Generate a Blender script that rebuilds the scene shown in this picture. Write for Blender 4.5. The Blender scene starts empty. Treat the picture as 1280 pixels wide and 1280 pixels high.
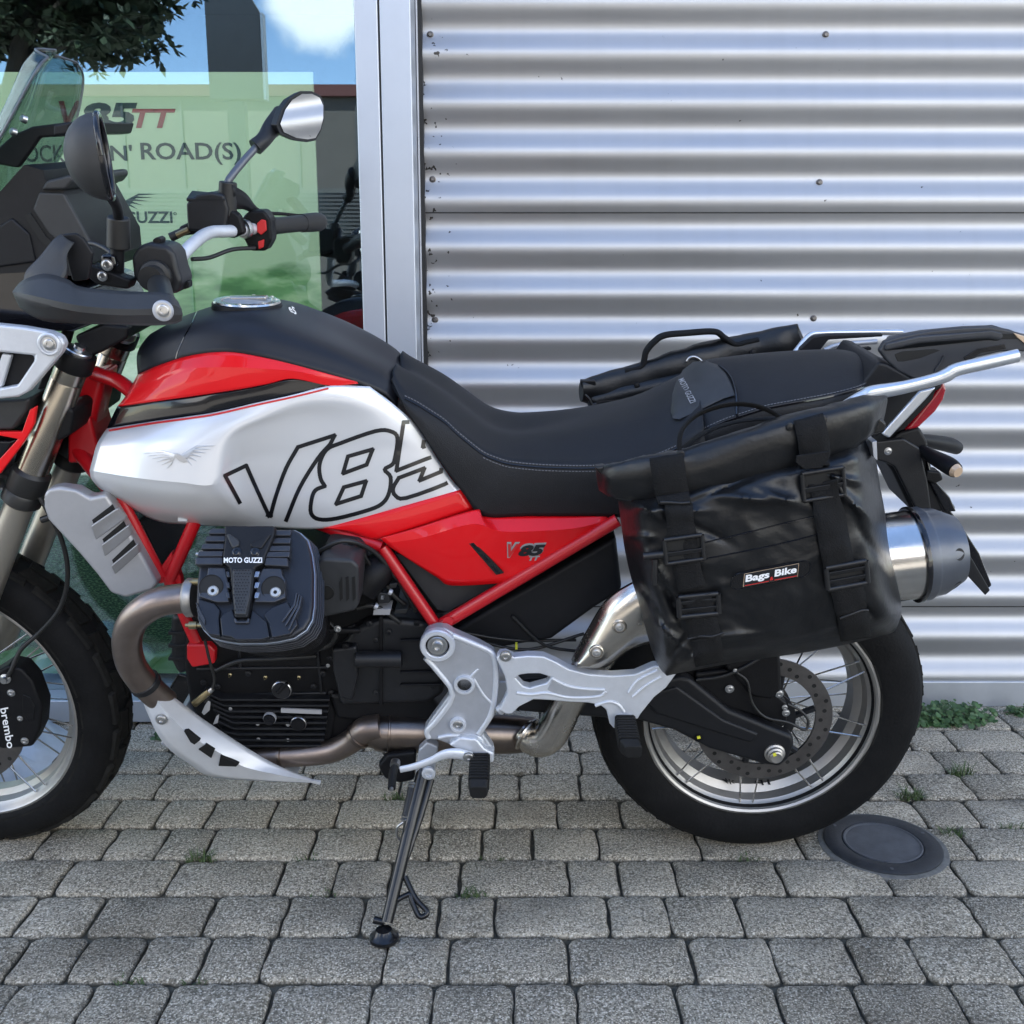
import bpy, bmesh, math, random
from mathutils import Vector, Matrix, noise
from mathutils.bvhtree import BVHTree
random.seed(7)
R = math.radians
SC = bpy.context.scene
COL = SC.collection
# ------------------------------------------------------------------ camera
FPX, PITCH, CAMH = 1284.0, R(12.0), 1.10
cam_d = bpy.data.cameras.new('camera'); cam = bpy.data.objects.new('camera', cam_d); COL.objects.link(cam)
cam.location = (0, 0, CAMH); cam.rotation_euler = (R(90) - PITCH, 0, 0)
cam_d.sensor_width = 36; cam_d.lens = 36 * FPX / 1280; cam_d.clip_start = 0.05; cam_d.clip_end = 600
SC.camera = cam
# ------------------------------------------------------------------ light
SUN_EL, SUN_AZ = R(58), R(-25)          # the sun stands behind the shop: the forecourt lies in its shade
SC.view_settings.view_transform = 'Standard'; SC.view_settings.look = 'None'
SC.view_settings.gamma = 1; SC.view_settings.use_curve_mapping = False
SC.view_settings.exposure = 2.2
sd = Vector((math.sin(SUN_AZ) * math.cos(SUN_EL), math.cos(SUN_AZ) * math.cos(SUN_EL), math.sin(SUN_EL)))
sl = bpy.data.lights.new('sun', 'SUN'); sl.energy = 4.0; sl.angle = R(0.5); sl.color = (1, 0.95, 0.88)
so = bpy.data.objects.new('sun', sl); COL.objects.link(so)
so.rotation_euler = (-sd).to_track_quat('-Z', 'Y').to_euler(); so.location = (0, 10, 20)
SC.cycles.transparent_max_bounces = 32; SC.cycles.max_bounces = 10
world = bpy.data.worlds.new('World'); SC.world = world; world.use_nodes = True
SKY_STRENGTH = 0.12
CLOUDS = [((-.165, -1, .275), .075), ((-.36, -1, .30), .07), ((.25, -1, .36), .26), ((.75, -1, .36), .30), ((-.9, -.9, .4), .3), ((1.3, -.6, .35), .3), ((-1.2, -.1, .4), .3), ((.0, -1, .62), .16), ((.9, .5, .6), .3), ((-.6, .6, .7), .25)]
def build_world():
    nt = world.node_tree; N = nt.nodes; L = nt.links; N.clear()
    out = N.new('ShaderNodeOutputWorld'); bg = N.new('ShaderNodeBackground'); bg.inputs['Strength'].default_value = SKY_STRENGTH
    sky = N.new('ShaderNodeTexSky'); sky.sky_type = 'NISHITA'; sky.sun_disc = False
    sky.sun_elevation = SUN_EL; sky.sun_rotation = SUN_AZ; sky.air_density = 1.0; sky.dust_density = 0.1; sky.altitude = 1200; sky.ozone_density = 1.6
    tc = N.new('ShaderNodeTexCoord')
    nz = N.new('ShaderNodeTexNoise'); nz.inputs['Scale'].default_value = 3.2; nz.inputs['Detail'].default_value = 9; nz.inputs['Roughness'].default_value = .62
    L.new(tc.outputs['Generated'], nz.inputs['Vector'])
    acc = None
    for d, r in CLOUDS:
        v = Vector(d).normalized()
        dist = N.new('ShaderNodeVectorMath'); dist.operation = 'DISTANCE'; dist.inputs[1].default_value = v
        L.new(tc.outputs['Generated'], dist.inputs[0])
        m = N.new('ShaderNodeMapRange'); m.inputs['From Min'].default_value = r; m.inputs['From Max'].default_value = 0
        L.new(dist.outputs['Value'], m.inputs['Value'])
        if acc is None: acc = m.outputs['Result']
        else:
            mx = N.new('ShaderNodeMath'); mx.operation = 'MAXIMUM'; L.new(acc, mx.inputs[0]); L.new(m.outputs['Result'], mx.inputs[1]); acc = mx.outputs[0]
    ad = N.new('ShaderNodeMath'); ad.operation = 'MULTIPLY_ADD'; ad.inputs[1].default_value = .55
    L.new(acc, ad.inputs[0]); L.new(nz.outputs['Fac'], ad.inputs[2])
    ra = N.new('ShaderNodeMapRange'); ra.interpolation_type = 'SMOOTHSTEP'; ra.inputs['From Min'].default_value = .57; ra.inputs['From Max'].default_value = .76
    L.new(ad.outputs[0], ra.inputs['Value'])
    mix = N.new('ShaderNodeMix'); mix.data_type = 'RGBA'; mix.inputs['B'].default_value = (8.2, 8.15, 8.1, 1)
    L.new(ra.outputs['Result'], mix.inputs['Factor']); L.new(sky.outputs['Color'], mix.inputs['A'])
    L.new(mix.outputs['Result'], bg.inputs['Color']); L.new(bg.outputs[0], out.inputs['Surface'])
build_world()
# ------------------------------------------------------------------ pixel -> place
FWD = Vector((0, math.cos(PITCH), -math.sin(PITCH))); UP = Vector((0, math.sin(PITCH), math.cos(PITCH))); CAM = Vector((0, 0, CAMH))
def ray(px, py): return FWD + Vector(((px - 640) / FPX, 0, 0)) + UP * ((640 - py) / FPX)
def G(px, py, z=0.0):
    d = ray(px, py); return CAM + d * ((z - CAMH) / d.z)
def V(px, py, y):
    d = ray(px, py); return CAM + d * (y / d.y)
LEAN, BIKE_Y = R(8.5), 1.965
TDIR = Vector((0, -math.cos(LEAN), -math.sin(LEAN))); WDIR = Vector((0, -math.sin(LEAN), math.cos(LEAN))); BO = Vector((0, BIKE_Y, 0))
def P(px, py, t):
    """photo pixel + distance t (m) from the motorcycle's mid plane, toward the left side -> its own axes"""
    d = ray(px, py); k = (t - (CAM - BO).dot(TDIR)) / d.dot(TDIR)
    q = CAM + d * k - BO
    return Vector((q.x, -t, q.dot(WDIR)))
# ------------------------------------------------------------------ materials
def mat(name, col, rough=.5, metal=0.0, coat=0.0, noise_amt=0.0, noise_scale=40, bump=0.0, bump_scale=200, spec=.5, aniso=0, rough_var=0.0, col2=None):
    m = bpy.data.materials.new(name); m.use_nodes = True
    nt = m.node_tree; N, L = nt.nodes, nt.links; b = N['Principled BSDF']
    b.inputs['Base Color'].default_value = (*col, 1); b.inputs['Roughness'].default_value = rough; b.inputs['Metallic'].default_value = metal
    b.inputs['Coat Weight'].default_value = coat; b.inputs['Coat Roughness'].default_value = .04; b.inputs['Specular IOR Level'].default_value = spec
    if aniso: b.inputs['Anisotropic'].default_value = aniso
    tc = N.new('ShaderNodeTexCoord')
    if noise_amt or rough_var or col2:
        n = N.new('ShaderNodeTexNoise'); n.inputs['Scale'].default_value = noise_scale; n.inputs['Detail'].default_value = 6; n.inputs['Roughness'].default_value = .65
        L.new(tc.outputs['Object'], n.inputs['Vector'])
        mr = N.new('ShaderNodeMapRange'); mr.inputs['From Min'].default_value = .3; mr.inputs['From Max'].default_value = .7; L.new(n.outputs['Fac'], mr.inputs['Value'])
        if noise_amt or col2:
            mx = N.new('ShaderNodeMix'); mx.data_type = 'RGBA'
            c2 = col2 or tuple(c * (1 + noise_amt) for c in col); c1 = col if col2 else tuple(c * (1 - noise_amt) for c in col)
            mx.inputs['A'].default_value = (*c1, 1); mx.inputs['B'].default_value = (*c2, 1)
            L.new(mr.outputs['Result'], mx.inputs['Factor']); L.new(mx.outputs['Result'], b.inputs['Base Color'])
        if rough_var:
            r2 = N.new('ShaderNodeMapRange'); r2.inputs['To Min'].default_value = max(.02, rough - rough_var); r2.inputs['To Max'].default_value = rough + rough_var
            L.new(mr.outputs['Result'], r2.inputs['Value']); L.new(r2.outputs['Result'], b.inputs['Roughness'])
    if bump:
        n2 = N.new('ShaderNodeTexNoise'); n2.inputs['Scale'].default_value = bump_scale; n2.inputs['Detail'].default_value = 4
        L.new(tc.outputs['Object'], n2.inputs['Vector'])
        bp = N.new('ShaderNodeBump'); bp.inputs['Strength'].default_value = bump; bp.inputs['Distance'].default_value = .002
        L.new(n2.outputs['Fac'], bp.inputs['Height']); L.new(bp.outputs['Normal'], b.inputs['Normal'])
    return m
def glassy(name, tint, refl, rough=0.0, rcol=(1, 1, 1)):
    m = bpy.data.materials.new(name); m.use_nodes = True; nt = m.node_tree; N, L = nt.nodes, nt.links; N.clear()
    o = N.new('ShaderNodeOutputMaterial'); mx = N.new('ShaderNodeMixShader'); tr = N.new('ShaderNodeBsdfTransparent'); gl = N.new('ShaderNodeBsdfGlossy')
    tr.inputs['Color'].default_value = (*tint, 1); gl.inputs['Roughness'].default_value = rough; gl.inputs['Color'].default_value = (*rcol, 1)
    fr = N.new('ShaderNodeLayerWeight'); pw = N.new('ShaderNodeMath'); pw.operation = 'POWER'; pw.inputs[1].default_value = 5
    L.new(fr.outputs['Facing'], pw.inputs[0])
    mr = N.new('ShaderNodeMapRange'); mr.inputs['To Min'].default_value = refl; mr.inputs['To Max'].default_value = .8
    L.new(pw.outputs[0], mr.inputs['Value']); L.new(mr.outputs['Result'], mx.inputs['Fac'])
    L.new(tr.outputs[0], mx.inputs[1]); L.new(gl.outputs[0], mx.inputs[2]); L.new(mx.outputs[0], o.inputs['Surface'])
    return m
M = dict(
    silver=mat('silver_paint', (.68, .685, .70), .34, .35, .5, bump=.02, bump_scale=900),
    red=mat('red_paint', (.72, .004, .008), .42, 0, .55, spec=.25),
    frame_red=mat('frame_red_paint', (.50, .004, .010), .38, .0, .4, bump=.05, bump_scale=90),
    gloss_black=mat('gloss_black', (.005, .005, .007), .16, 0, .45, spec=.35),
    matt_black=mat('matt_black_plastic', (.0075, .008, .010), .5, 0, 0, .15, 60, .12, 900, spec=.3),
    tank_black=mat('tank_black_paint', (.010, .011, .0155), .44, 0, 0, .1, 30, .08, 1200, spec=.35),
    grey_plastic=mat('dark_grey_plastic', (.024, .025, .027), .52, 0, 0, .15, 40, .15, 1000),
    vinyl=mat('seat_vinyl', (.0085, .009, .011), .52, 0, 0, .2, 25, .45, 620, spec=.32),
    vinyl_light=mat('seat_side_vinyl', (.012, .012, .014), .6, 0, 0, .1, 25, .3, 500),
    thread=mat('grey_thread', (.16, .16, .17), .8),
    pvc=mat('black_tarpaulin', (.0055, .0058, .0068), .36, 0, 0, .25, 14, .22, 160, rough_var=.08, spec=.45),
    web=mat('black_webbing', (.0062, .0062, .0068), .8, 0, 0, .2, 90, .8, 420, spec=.25),
    buckle=mat('black_buckle_plastic', (.008, .008, .009), .4, 0, 0, 0, 40, .1, 600),
    alu=mat('cast_aluminium_paint', (.64, .66, .70), .42, .4, .1, .05, 60, .12, 700),
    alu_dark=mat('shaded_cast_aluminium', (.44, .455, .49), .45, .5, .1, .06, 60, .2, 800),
    guard=mat('satin_aluminium_sheet', (.66, .67, .695), .42, .35, .1, .05, 30, .05, 500, rough_var=.06),
    steel=mat('brushed_steel', (.62, .60, .57), .2, 1.0, 0, .08, 30, .05, 300, aniso=.5),
    shield=mat('warm_steel_shield', (.60, .56, .50), .24, 1.0, 0, .10, 18, .04, 300, rough_var=.06),
    bolt=mat('zinc_bolt', (.55, .55, .55), .3, 1.0),
    rail=mat('anodised_rail', (.62, .65, .70), .3, .85),
    header=mat('heat_tinted_header', (.225, .18, .155), .36, .95, 0, 0, 9, .06, 260, col2=(.32, .265, .24)),
    collector=mat('heat_tinted_collector', (.165, .135, .115), .30, 1.0, 0, 0, 12, .04, 200, col2=(.25, .205, .175)),
    fork=mat('bronze_fork_tube', (.42, .375, .31), .26, 1.0, 0, .06, 30, .02, 300),
    fork_low=mat('champagne_fork_leg', (.40, .37, .32), .38, .85, 0, .06, 30, .05, 500),
    engine=mat('engine_black_paint', (.0055, .0055, .0065), .48, 0, 0, .2, 60, .3, 600, spec=.22),
    engine_grey=mat('engine_satin_black', (.010, .0105, .0125), .42, 0, 0, .2, 50, .22, 700, spec=.4),
    cover=mat('rocker_cover_graphite', (.046, .049, .058), .34, .4, .1, .08, 60, .08, 800),
    cover_dark=mat('rocker_cover_dark', (.017, .019, .025), .40, .3, 0, .08, 60, .15, 700),
    cover_edge=mat('machined_cover_edge', (.26, .30, .37), .35, .7),
    rubber=mat('tyre_rubber', (.0065, .0065, .007), .7, 0, 0, .3, 20, .5, 160, spec=.18),
    rubber_peg=mat('peg_rubber', (.010, .010, .010), .6, 0, 0, .2, 50, .2, 500, spec=.25),
    rim=mat('satin_rim', (.42, .405, .385), .42, .9, 0, .06, 40, .03, 300),
    disc=mat('worn_disc_steel', (.16, .15, .145), .42, .9, 0, .2, 30, .1, 200),
    hole=mat('dark_cavity', (.003, .003, .003), .7),
    white=mat('white_print', (.80, .80, .80), .5),
    print_black=mat('black_print', (.007, .007, .009), .3, 0, .5),
    print_red=mat('red_print', (.55, .02, .02), .5),
    brass=mat('brass', (.34, .28, .16), .35, 1.0),
    yellow=mat('yellow_paint_mark', (.7, .68, .05), .5),
    lens_red=mat('red_lens', (.30, .004, .012), .12, 0, 1.0),
    lens_clear=mat('clear_lens', (.50, .36, .24), .15, 0, 1.0),
    cover_bolt=mat('bright_bolt', (.46, .46, .45), .38, .8), tread=mat('dusty_tread', (.0135, .013, .012), .8, 0, 0, .4, 30, .5, 160, spec=.15), shroud=mat('shroud_silver', (.40, .40, .415), .42, .45, 0, .05, 30, .05, 500),
    mirror=mat('mirror_glass', (.85, .86, .88), .01, 1.0),
    screen=glassy('smoked_screen', (.50, .58, .565), .05, .02),
    graphite=mat('graphite_end_cap', (.095, .105, .125), .38, .5, .2, .06, 40, .03, 300),
    hose=mat('rubber_hose', (.012, .012, .012), .45),
    tag=mat('grey_label', (.30, .30, .31), .5),
    badge=mat('chrome_badge', (.55, .56, .58), .28, .9),
)
# ------------------------------------------------------------------ mesh helpers
def link(name, me, m=None, parent=None):
    o = bpy.data.objects.new(name, me); COL.objects.link(o)
    if m is not None: me.materials.append(M[m] if isinstance(m, str) else m)
    if parent is not None: o.parent = parent
    return o
def mk(name, vs, fs, m, parent=None, smooth=True, bevel=0, solid=0, sub=0, ang=35, seg=2, off=-1):
    me = bpy.data.meshes.new(name); me.from_pydata([tuple(v) for v in vs], [], fs); me.validate()
    bm = bmesh.new(); bm.from_mesh(me)
    if not solid: bmesh.ops.recalc_face_normals(bm, faces=bm.faces)
    bm.to_mesh(me); bm.free()
    if smooth:
        me.polygons.foreach_set('use_smooth', [True] * len(me.polygons))
        if ang < 180 and not sub: me.set_sharp_from_angle(angle=R(ang))
    o = link(name, me, m, parent)
    if sub:
        s = o.modifiers.new('sub', 'SUBSURF'); s.levels = s.render_levels = sub
    if solid:
        s = o.modifiers.new('solid', 'SOLIDIFY'); s.thickness = solid; s.offset = off
    if bevel:
        b = o.modifiers.new('bevel', 'BEVEL'); b.width = bevel; b.segments = seg; b.limit_method = 'ANGLE'; b.angle_limit = R(ang); b.harden_normals = True
    return o
def empty(name, parent=None, loc=(0, 0, 0), rot=(0, 0, 0)):
    o = bpy.data.objects.new(name, None); COL.objects.link(o); o.empty_display_size = .05
    o.location = loc; o.rotation_euler = rot
    if parent is not None: o.parent = parent
    return o
def tag(o, label, cat, group=None, kind=None):
    if label: o['label'] = label
    if cat: o['category'] = cat
    if group: o['group'] = group
    if kind: o['kind'] = kind
    return o
def prism_geo(pts, vec):
    pts = [Vector(p) for p in pts]; vec = Vector(vec); n = len(pts)
    vs = pts + [p + vec for p in pts]
    fs = [tuple(range(n)), tuple(reversed(range(n, 2 * n)))] + [(i, (i + 1) % n, n + (i + 1) % n, n + i) for i in range(n)]
    return vs, fs
def prism(name, pts, vec, m, parent, bevel=.003, seg=2):
    vs, fs = prism_geo(pts, vec)
    return mk(name, vs, fs, m, parent, bevel=bevel, seg=seg, ang=30)
def tprism(name, px, t0, t1, m, parent, bevel=.003, seg=2, taper=0.0):
    """outline traced at distance t0 (outer face), running back to t1"""
    pts = [P(x, y, t0 if not callable(t0) else t0(x, y)) for x, y in px]
    if callable(t0): return prism(name, pts, (0, t1, 0), m, parent, bevel, seg)
    return prism(name, pts, (0, t0 - t1, 0), m, parent, bevel, seg)
def ring_prism(name, outer, inner, t0, t1, m, parent, bevel=.002):
    """a plate with holes: outer outline and list of hole outlines (pixels) at t0, back to t1"""
    bm = bmesh.new()
    def loop(pts):
        v = [bm.verts.new(P(x, y, t0)) for x, y in pts]
        return [bm.edges.new((v[i], v[(i + 1) % len(v)])) for i in range(len(v))]
    es = loop(outer)
    for h in inner: es += loop(h)
    bmesh.ops.triangle_fill(bm, use_beauty=True, use_dissolve=False, edges=es)
    bmesh.ops.dissolve_limit(bm, angle_limit=R(1), verts=bm.verts, edges=bm.edges)
    g = bmesh.ops.extrude_face_region(bm, geom=list(bm.faces))
    bmesh.ops.translate(bm, verts=[e for e in g['geom'] if isinstance(e, bmesh.types.BMVert)], vec=(0, t0 - t1, 0))
    bmesh.ops.recalc_face_normals(bm, faces=bm.faces)
    me = bpy.data.meshes.new(name); bm.to_mesh(me); bm.free()
    me.polygons.foreach_set('use_smooth', [True] * len(me.polygons)); me.set_sharp_from_angle(angle=R(30))
    o = link(name, me, m, parent)
    if bevel:
        b = o.modifiers.new('bevel', 'BEVEL'); b.width = bevel; b.segments = 2; b.limit_method = 'ANGLE'; b.angle_limit = R(35); b.harden_normals = True
    return o
def cr(pts, n):
    """Catmull-Rom through vectors"""
    if len(pts) < 3 or n <= 1:
        if n <= 1: return [p.copy() for p in pts]
        return [pts[i].lerp(pts[i + 1], k / n) for i in range(len(pts) - 1) for k in range(n)] + [pts[-1].copy()]
    e = [pts[0] * 2 - pts[1]] + list(pts) + [pts[-1] * 2 - pts[-2]]
    out = []
    for i in range(1, len(e) - 2):
        a, b, c, d = e[i - 1], e[i], e[i + 1], e[i + 2]
        for k in range(n):
            s = k / n
            out.append(.5 * ((2 * b) + (c - a) * s + (2 * a - 5 * b + 4 * c - d) * s * s + (3 * b - a - 3 * c + d) * s ** 3))
    out.append(pts[-1].copy())
    return out
def tube_geo(pts, rad, n=6, seg=14, cap=True, flat=(1, 1), flat_dir=None):
    pts = [Vector(p) for p in pts]
    rs = [rad] * len(pts) if not isinstance(rad, (list, tuple)) else list(rad)
    full = cr([Vector((*p, r)) for p, r in zip(pts, rs)], n)
    c = [Vector(p[:3]) for p in full]; r = [max(.0003, p[3]) for p in full]
    vs, fs = [], []
    tn = (c[1] - c[0]).normalized()
    nx = Vector(flat_dir) if flat_dir is not None else (Vector((0, 0, 1)) if abs(tn.z) < .9 else Vector((1, 0, 0)))
    nx = (nx - tn * nx.dot(tn)).normalized()
    for i, p in enumerate(c):
        tn = (c[min(i + 1, len(c) - 1)] - c[max(i - 1, 0)]).normalized()
        nx = (nx - tn * nx.dot(tn)).normalized(); ny = tn.cross(nx)
        for k in range(seg):
            a = 2 * math.pi * k / seg
            vs.append(p + (nx * math.cos(a) * flat[0] + ny * math.sin(a) * flat[1]) * r[i])
    for i in range(len(c) - 1):
        for k in range(seg):
            fs.append((i * seg + k, i * seg + (k + 1) % seg, (i + 1) * seg + (k + 1) % seg, (i + 1) * seg + k))
    if cap: fs += [tuple(reversed(range(seg))), tuple(range((len(c) - 1) * seg, len(c) * seg))]
    return vs, fs
def tube(name, pts, rad, m, parent, n=6, seg=14, bevel=0, **k):
    vs, fs = tube_geo(pts, rad, n, seg, **k)
    return mk(name, vs, fs, m, parent, ang=50, bevel=bevel)
def tp(*a): return [P(*q) for q in a]
def lathe_geo(prof, o, d, seg=24, up=None, closed=False):
    o = Vector(o); d = Vector(d).normalized()
    a = Vector(up) if up else (Vector((0, 0, 1)) if abs(d.z) < .9 else Vector((1, 0, 0)))
    a = (a - d * a.dot(d)).normalized(); b = d.cross(a)
    vs, fs = [], []
    for r, h in prof:
        for k in range(seg):
            q = 2 * math.pi * k / seg
            vs.append(o + d * h + (a * math.cos(q) + b * math.sin(q)) * max(r, 1e-5))
    n = len(prof)
    for i in range(n - 1 + (1 if closed else 0)):
        j = (i + 1) % n
        for k in range(seg):
            fs.append((i * seg + k, i * seg + (k + 1) % seg, j * seg + (k + 1) % seg, j * seg + k))
    if not closed:
        if prof[0][0] > 1e-4: fs.append(tuple(reversed(range(seg))))
        if prof[-1][0] > 1e-4: fs.append(tuple(range((n - 1) * seg, n * seg)))
    return vs, fs
def lathe(name, prof, o, d, m, parent, seg=28, ang=35, **k):
    vs, fs = lathe_geo(prof, o, d, seg, **k)
    return mk(name, vs, fs, m, parent, ang=ang)
class MB:
    def __init__(s): s.v, s.f = [], []
    def add(s, g):
        n = len(s.v); s.v += [Vector(x) for x in g[0]]; s.f += [tuple(i + n for i in f) for f in g[1]]; return s
    def box(s, c, sx, sy, sz, rot=None):
        c = Vector(c); q = [Vector((x * sx / 2, y * sy / 2, z * sz / 2)) for x in (-1, 1) for y in (-1, 1) for z in (-1, 1)]
        if rot is not None: q = [rot @ p for p in q]
        return s.add(([c + p for p in q], [(0, 1, 3, 2), (4, 6, 7, 5), (0, 4, 5, 1), (2, 3, 7, 6), (0, 2, 6, 4), (1, 5, 7, 3)]))
    def build(s, name, m, parent=None, **k): return mk(name, s.v, s.f, m, parent, **k)
TV = Vector((0, -1, 0))           # outward (left side) in the motorcycle's axes
def bolt(p, parent, r=.006, d=TV, name='bolt', m='bolt', h=None):
    h = h or r * .55
    prof = [(r * 1.25, 0), (r * 1.25, h * .25), (r, h * .3), (r * .95, h * .85), (r * .8, h), (r * .45, h), (r * .42, h * .5), (.0, h * .5)]
    return lathe(name, prof, p, d, m, parent, seg=16)
def patch_pts(rows, nu, nv, crease=(), dup=True):
    """rows: lists of vectors; smooth along each row, smooth across rows except at crease rows"""
    rr = [cr(r, nu) for r in rows]
    cols = list(zip(*rr)); out = []
    cuts = [0] + sorted(crease) + [len(rows) - 1]
    for c in cols:
        col = []
        for a, b in zip(cuts[:-1], cuts[1:]):
            s = cr(list(c[a:b + 1]), nv); col += s if not col else s[1:]
        out.append(col)
    return out                     # [column][row]
def grid_geo(g, flip=False):
    n, m = len(g), len(g[0]); vs = [p for c in g for p in c]
    fs = [(i * m + j, (i + 1) * m + j, (i + 1) * m + j + 1, i * m + j + 1) for i in range(n - 1) for j in range(m - 1)]
    return vs, ([tuple(reversed(f)) for f in fs] if flip else fs)
def orient(vs, fs, toward):
    s = 0
    for f in fs[::max(1, len(fs) // 60)]:
        a, b, c = vs[f[0]], vs[f[1]], vs[f[2]]
        s += 1 if (b - a).cross(c - a).dot(Vector(toward)) > 0 else -1
    return fs if s > 0 else [tuple(reversed(f)) for f in fs]
def patch(name, rows, m, parent, nu=6, nv=5, crease=(), thick=.004, ang=28, toward=TV, mirror=False):
    g = patch_pts([[P(*q) if not isinstance(q, Vector) else q for q in r] for r in rows], nu, nv, crease)
    vs, fs = grid_geo(g); fs = orient(vs, fs, toward)
    o = mk(name, vs, fs, m, parent, solid=thick, ang=ang)
    if mirror:
        vs2 = [Vector((v.x, -v.y, v.z)) for v in vs]
        mk(name, vs2, [tuple(reversed(f)) for f in fs], m, parent, solid=thick, ang=ang)
    return o
def mirrored(rows):
    """half rows ordered outer -> mid line (t = 0 last) become whole rows"""
    out = []
    for r in rows:
        q = [P(*p) if not isinstance(p, Vector) else p for p in r]
        out.append(q + [Vector((v.x, -v.y, v.z)) for v in reversed(q[:-1])])
    return out
_tc = {}
def text_geo(s, bold=0.0, shear=0.0, res=3, space=1.0):
    c = bpy.data.curves.new('text', 'FONT'); c.body = s; c.size = 1; c.offset = bold; c.shear = shear; c.resolution_u = res; c.space_character = space
    o = bpy.data.objects.new('text', c); COL.objects.link(o)
    me = bpy.data.meshes.new_from_object(o.evaluated_get(bpy.context.evaluated_depsgraph_get()))
    vs = [Vector(v.co) for v in me.vertices]; fs = [tuple(p.vertices) for p in me.polygons]
    bpy.data.objects.remove(o); bpy.data.curves.remove(c); bpy.data.meshes.remove(me)
    x0, x1 = min(v.x for v in vs), max(v.x for v in vs); y0, y1 = min(v.y for v in vs), max(v.y for v in vs)
    return [((v.x - x0) / (x1 - x0), (v.y - y0) / (y1 - y0)) for v in vs], fs
def text(name, s, o, xv, yv, m, parent, bold=.01, shear=0, lift=(0, 0, 0), **k):
    """lettering laid flat: o = lower left corner, xv, yv = its whole width and height"""
    uv, fs = text_geo(s, bold, shear, **k)
    o, xv, yv, lift = Vector(o), Vector(xv), Vector(yv), Vector(lift)
    me = bpy.data.meshes.new(name); me.from_pydata([tuple(o + xv * a + yv * b + lift) for a, b in uv], [], fs)
    return link(name, me, m, parent)
# ================================================================== SETTING
def nodes(m): return m.node_tree.nodes, m.node_tree.links, m.node_tree.nodes['Principled BSDF']
def stone_mat(name, dark, light, speck):
    m = bpy.data.materials.new(name); m.use_nodes = True; N, L, b = nodes(m)
    tc = N.new('ShaderNodeTexCoord'); oi = N.new('ShaderNodeObjectInfo'); geo = N.new('ShaderNodeNewGeometry')
    def nz(scale, det, rough=.6):
        n = N.new('ShaderNodeTexNoise'); n.inputs['Scale'].default_value = scale; n.inputs['Detail'].default_value = det; n.inputs['Roughness'].default_value = rough
        L.new(geo.outputs['Position'], n.inputs['Vector']); return n
    def mr(src, a, b_, c, d):
        r = N.new('ShaderNodeMapRange'); L.new(src, r.inputs['Value'])
        for k, v in zip(('From Min', 'From Max', 'To Min', 'To Max'), (a, b_, c, d)): r.inputs[k].default_value = v
        return r.outputs['Result']
    big, fine, grit = nz(6, 5), nz(150, 5, .8), nz(300, 2, .5)
    mx = N.new('ShaderNodeMix'); mx.data_type = 'RGBA'; mx.inputs['A'].default_value = (*dark, 1); mx.inputs['B'].default_value = (*light, 1)
    s = N.new('ShaderNodeMath'); s.operation = 'ADD'; L.new(mr(fine.outputs['Fac'], .41, .59, -.1, .95), s.inputs[0])
    s2 = N.new('ShaderNodeMath'); s2.operation = 'ADD'; L.new(mr(big.outputs['Fac'], .3, .7, -.12, .22), s2.inputs[0]); L.new(mr(oi.outputs['Random'], 0, 1, -.16, .16), s2.inputs[1])
    L.new(s2.outputs[0], s.inputs[1]); L.new(s.outputs[0], mx.inputs['Factor'])
    m2 = N.new('ShaderNodeMix'); m2.data_type = 'RGBA'; m2.inputs['B'].default_value = (*speck, 1)
    L.new(mr(grit.outputs['Fac'], .58, .66, 0, .9), m2.inputs['Factor']); L.new(mx.outputs['Result'], m2.inputs['A'])
    m3 = N.new('ShaderNodeMix'); m3.data_type = 'RGBA'; m3.inputs['B'].default_value = (.035, .034, .031, 1)
    g2 = nz(300, 3, .6); L.new(mr(g2.outputs['Fac'], .40, .32, 0, .85), m3.inputs['Factor']); L.new(m2.outputs['Result'], m3.inputs['A'])
    st = nz(2.3, 4, .6); m5 = N.new('ShaderNodeMix'); m5.data_type = 'RGBA'; m5.blend_type = 'MULTIPLY'; m5.inputs['B'].default_value = (.52, .51, .50, 1)
    L.new(mr(st.outputs['Fac'], .52, .66, 0, .8), m5.inputs['Factor']); L.new(m3.outputs['Result'], m5.inputs['A']); m3 = m5
    # dirty lower flanks: soil and moss kept in the joints
    sx = N.new('ShaderNodeSeparateXYZ'); L.new(geo.outputs['Position'], sx.inputs[0])
    m4 = N.new('ShaderNodeMix'); m4.data_type = 'RGBA'; m4.inputs['B'].default_value = (.075, .068, .05, 1)
    L.new(mr(sx.outputs['Z'], -.0035, -.010, 0, .9), m4.inputs['Factor']); L.new(m3.outputs['Result'], m4.inputs['A'])
    L.new(m4.outputs['Result'], b.inputs['Base Color']); b.inputs['Roughness'].default_value = .88; b.inputs['Specular IOR Level'].default_value = .3
    h = N.new('ShaderNodeMath'); h.operation = 'MULTIPLY_ADD'; h.inputs[1].default_value = .6; L.new(grit.outputs['Fac'], h.inputs[0]); L.new(fine.outputs['Fac'], h.inputs[2])
    bp = N.new('ShaderNodeBump'); bp.inputs['Strength'].default_value = .65; bp.inputs['Distance'].default_value = .004
    L.new(h.outputs[0], bp.inputs['Height']); L.new(bp.outputs['Normal'], b.inputs['Normal'])
    return m
M['paver'] = stone_mat('concrete_paver', (.165, .143, .106), (.53, .463, .355), (.80, .73, .60))
M['joint'] = mat('joint_soil', (.050, .045, .032), .95, 0, 0, .5, 60, .9, 300, col2=(.15, .135, .10))
M['yard_concrete'] = mat('yard_concrete', (.25, .235, .205), .9, 0, 0, .25, 8, .5, 120)  # unseen yard's colour made pale and warm to bounce light into the shade
def plane(name, x0, x1, y0, y1, z, m, kind='structure'):
    o = mk(name, [(x0, y0, z), (x1, y0, z), (x1, y1, z), (x0, y1, z)], [(0, 1, 2, 3)], m, smooth=False)
    tag(o, None, None, kind=kind); return o
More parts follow.
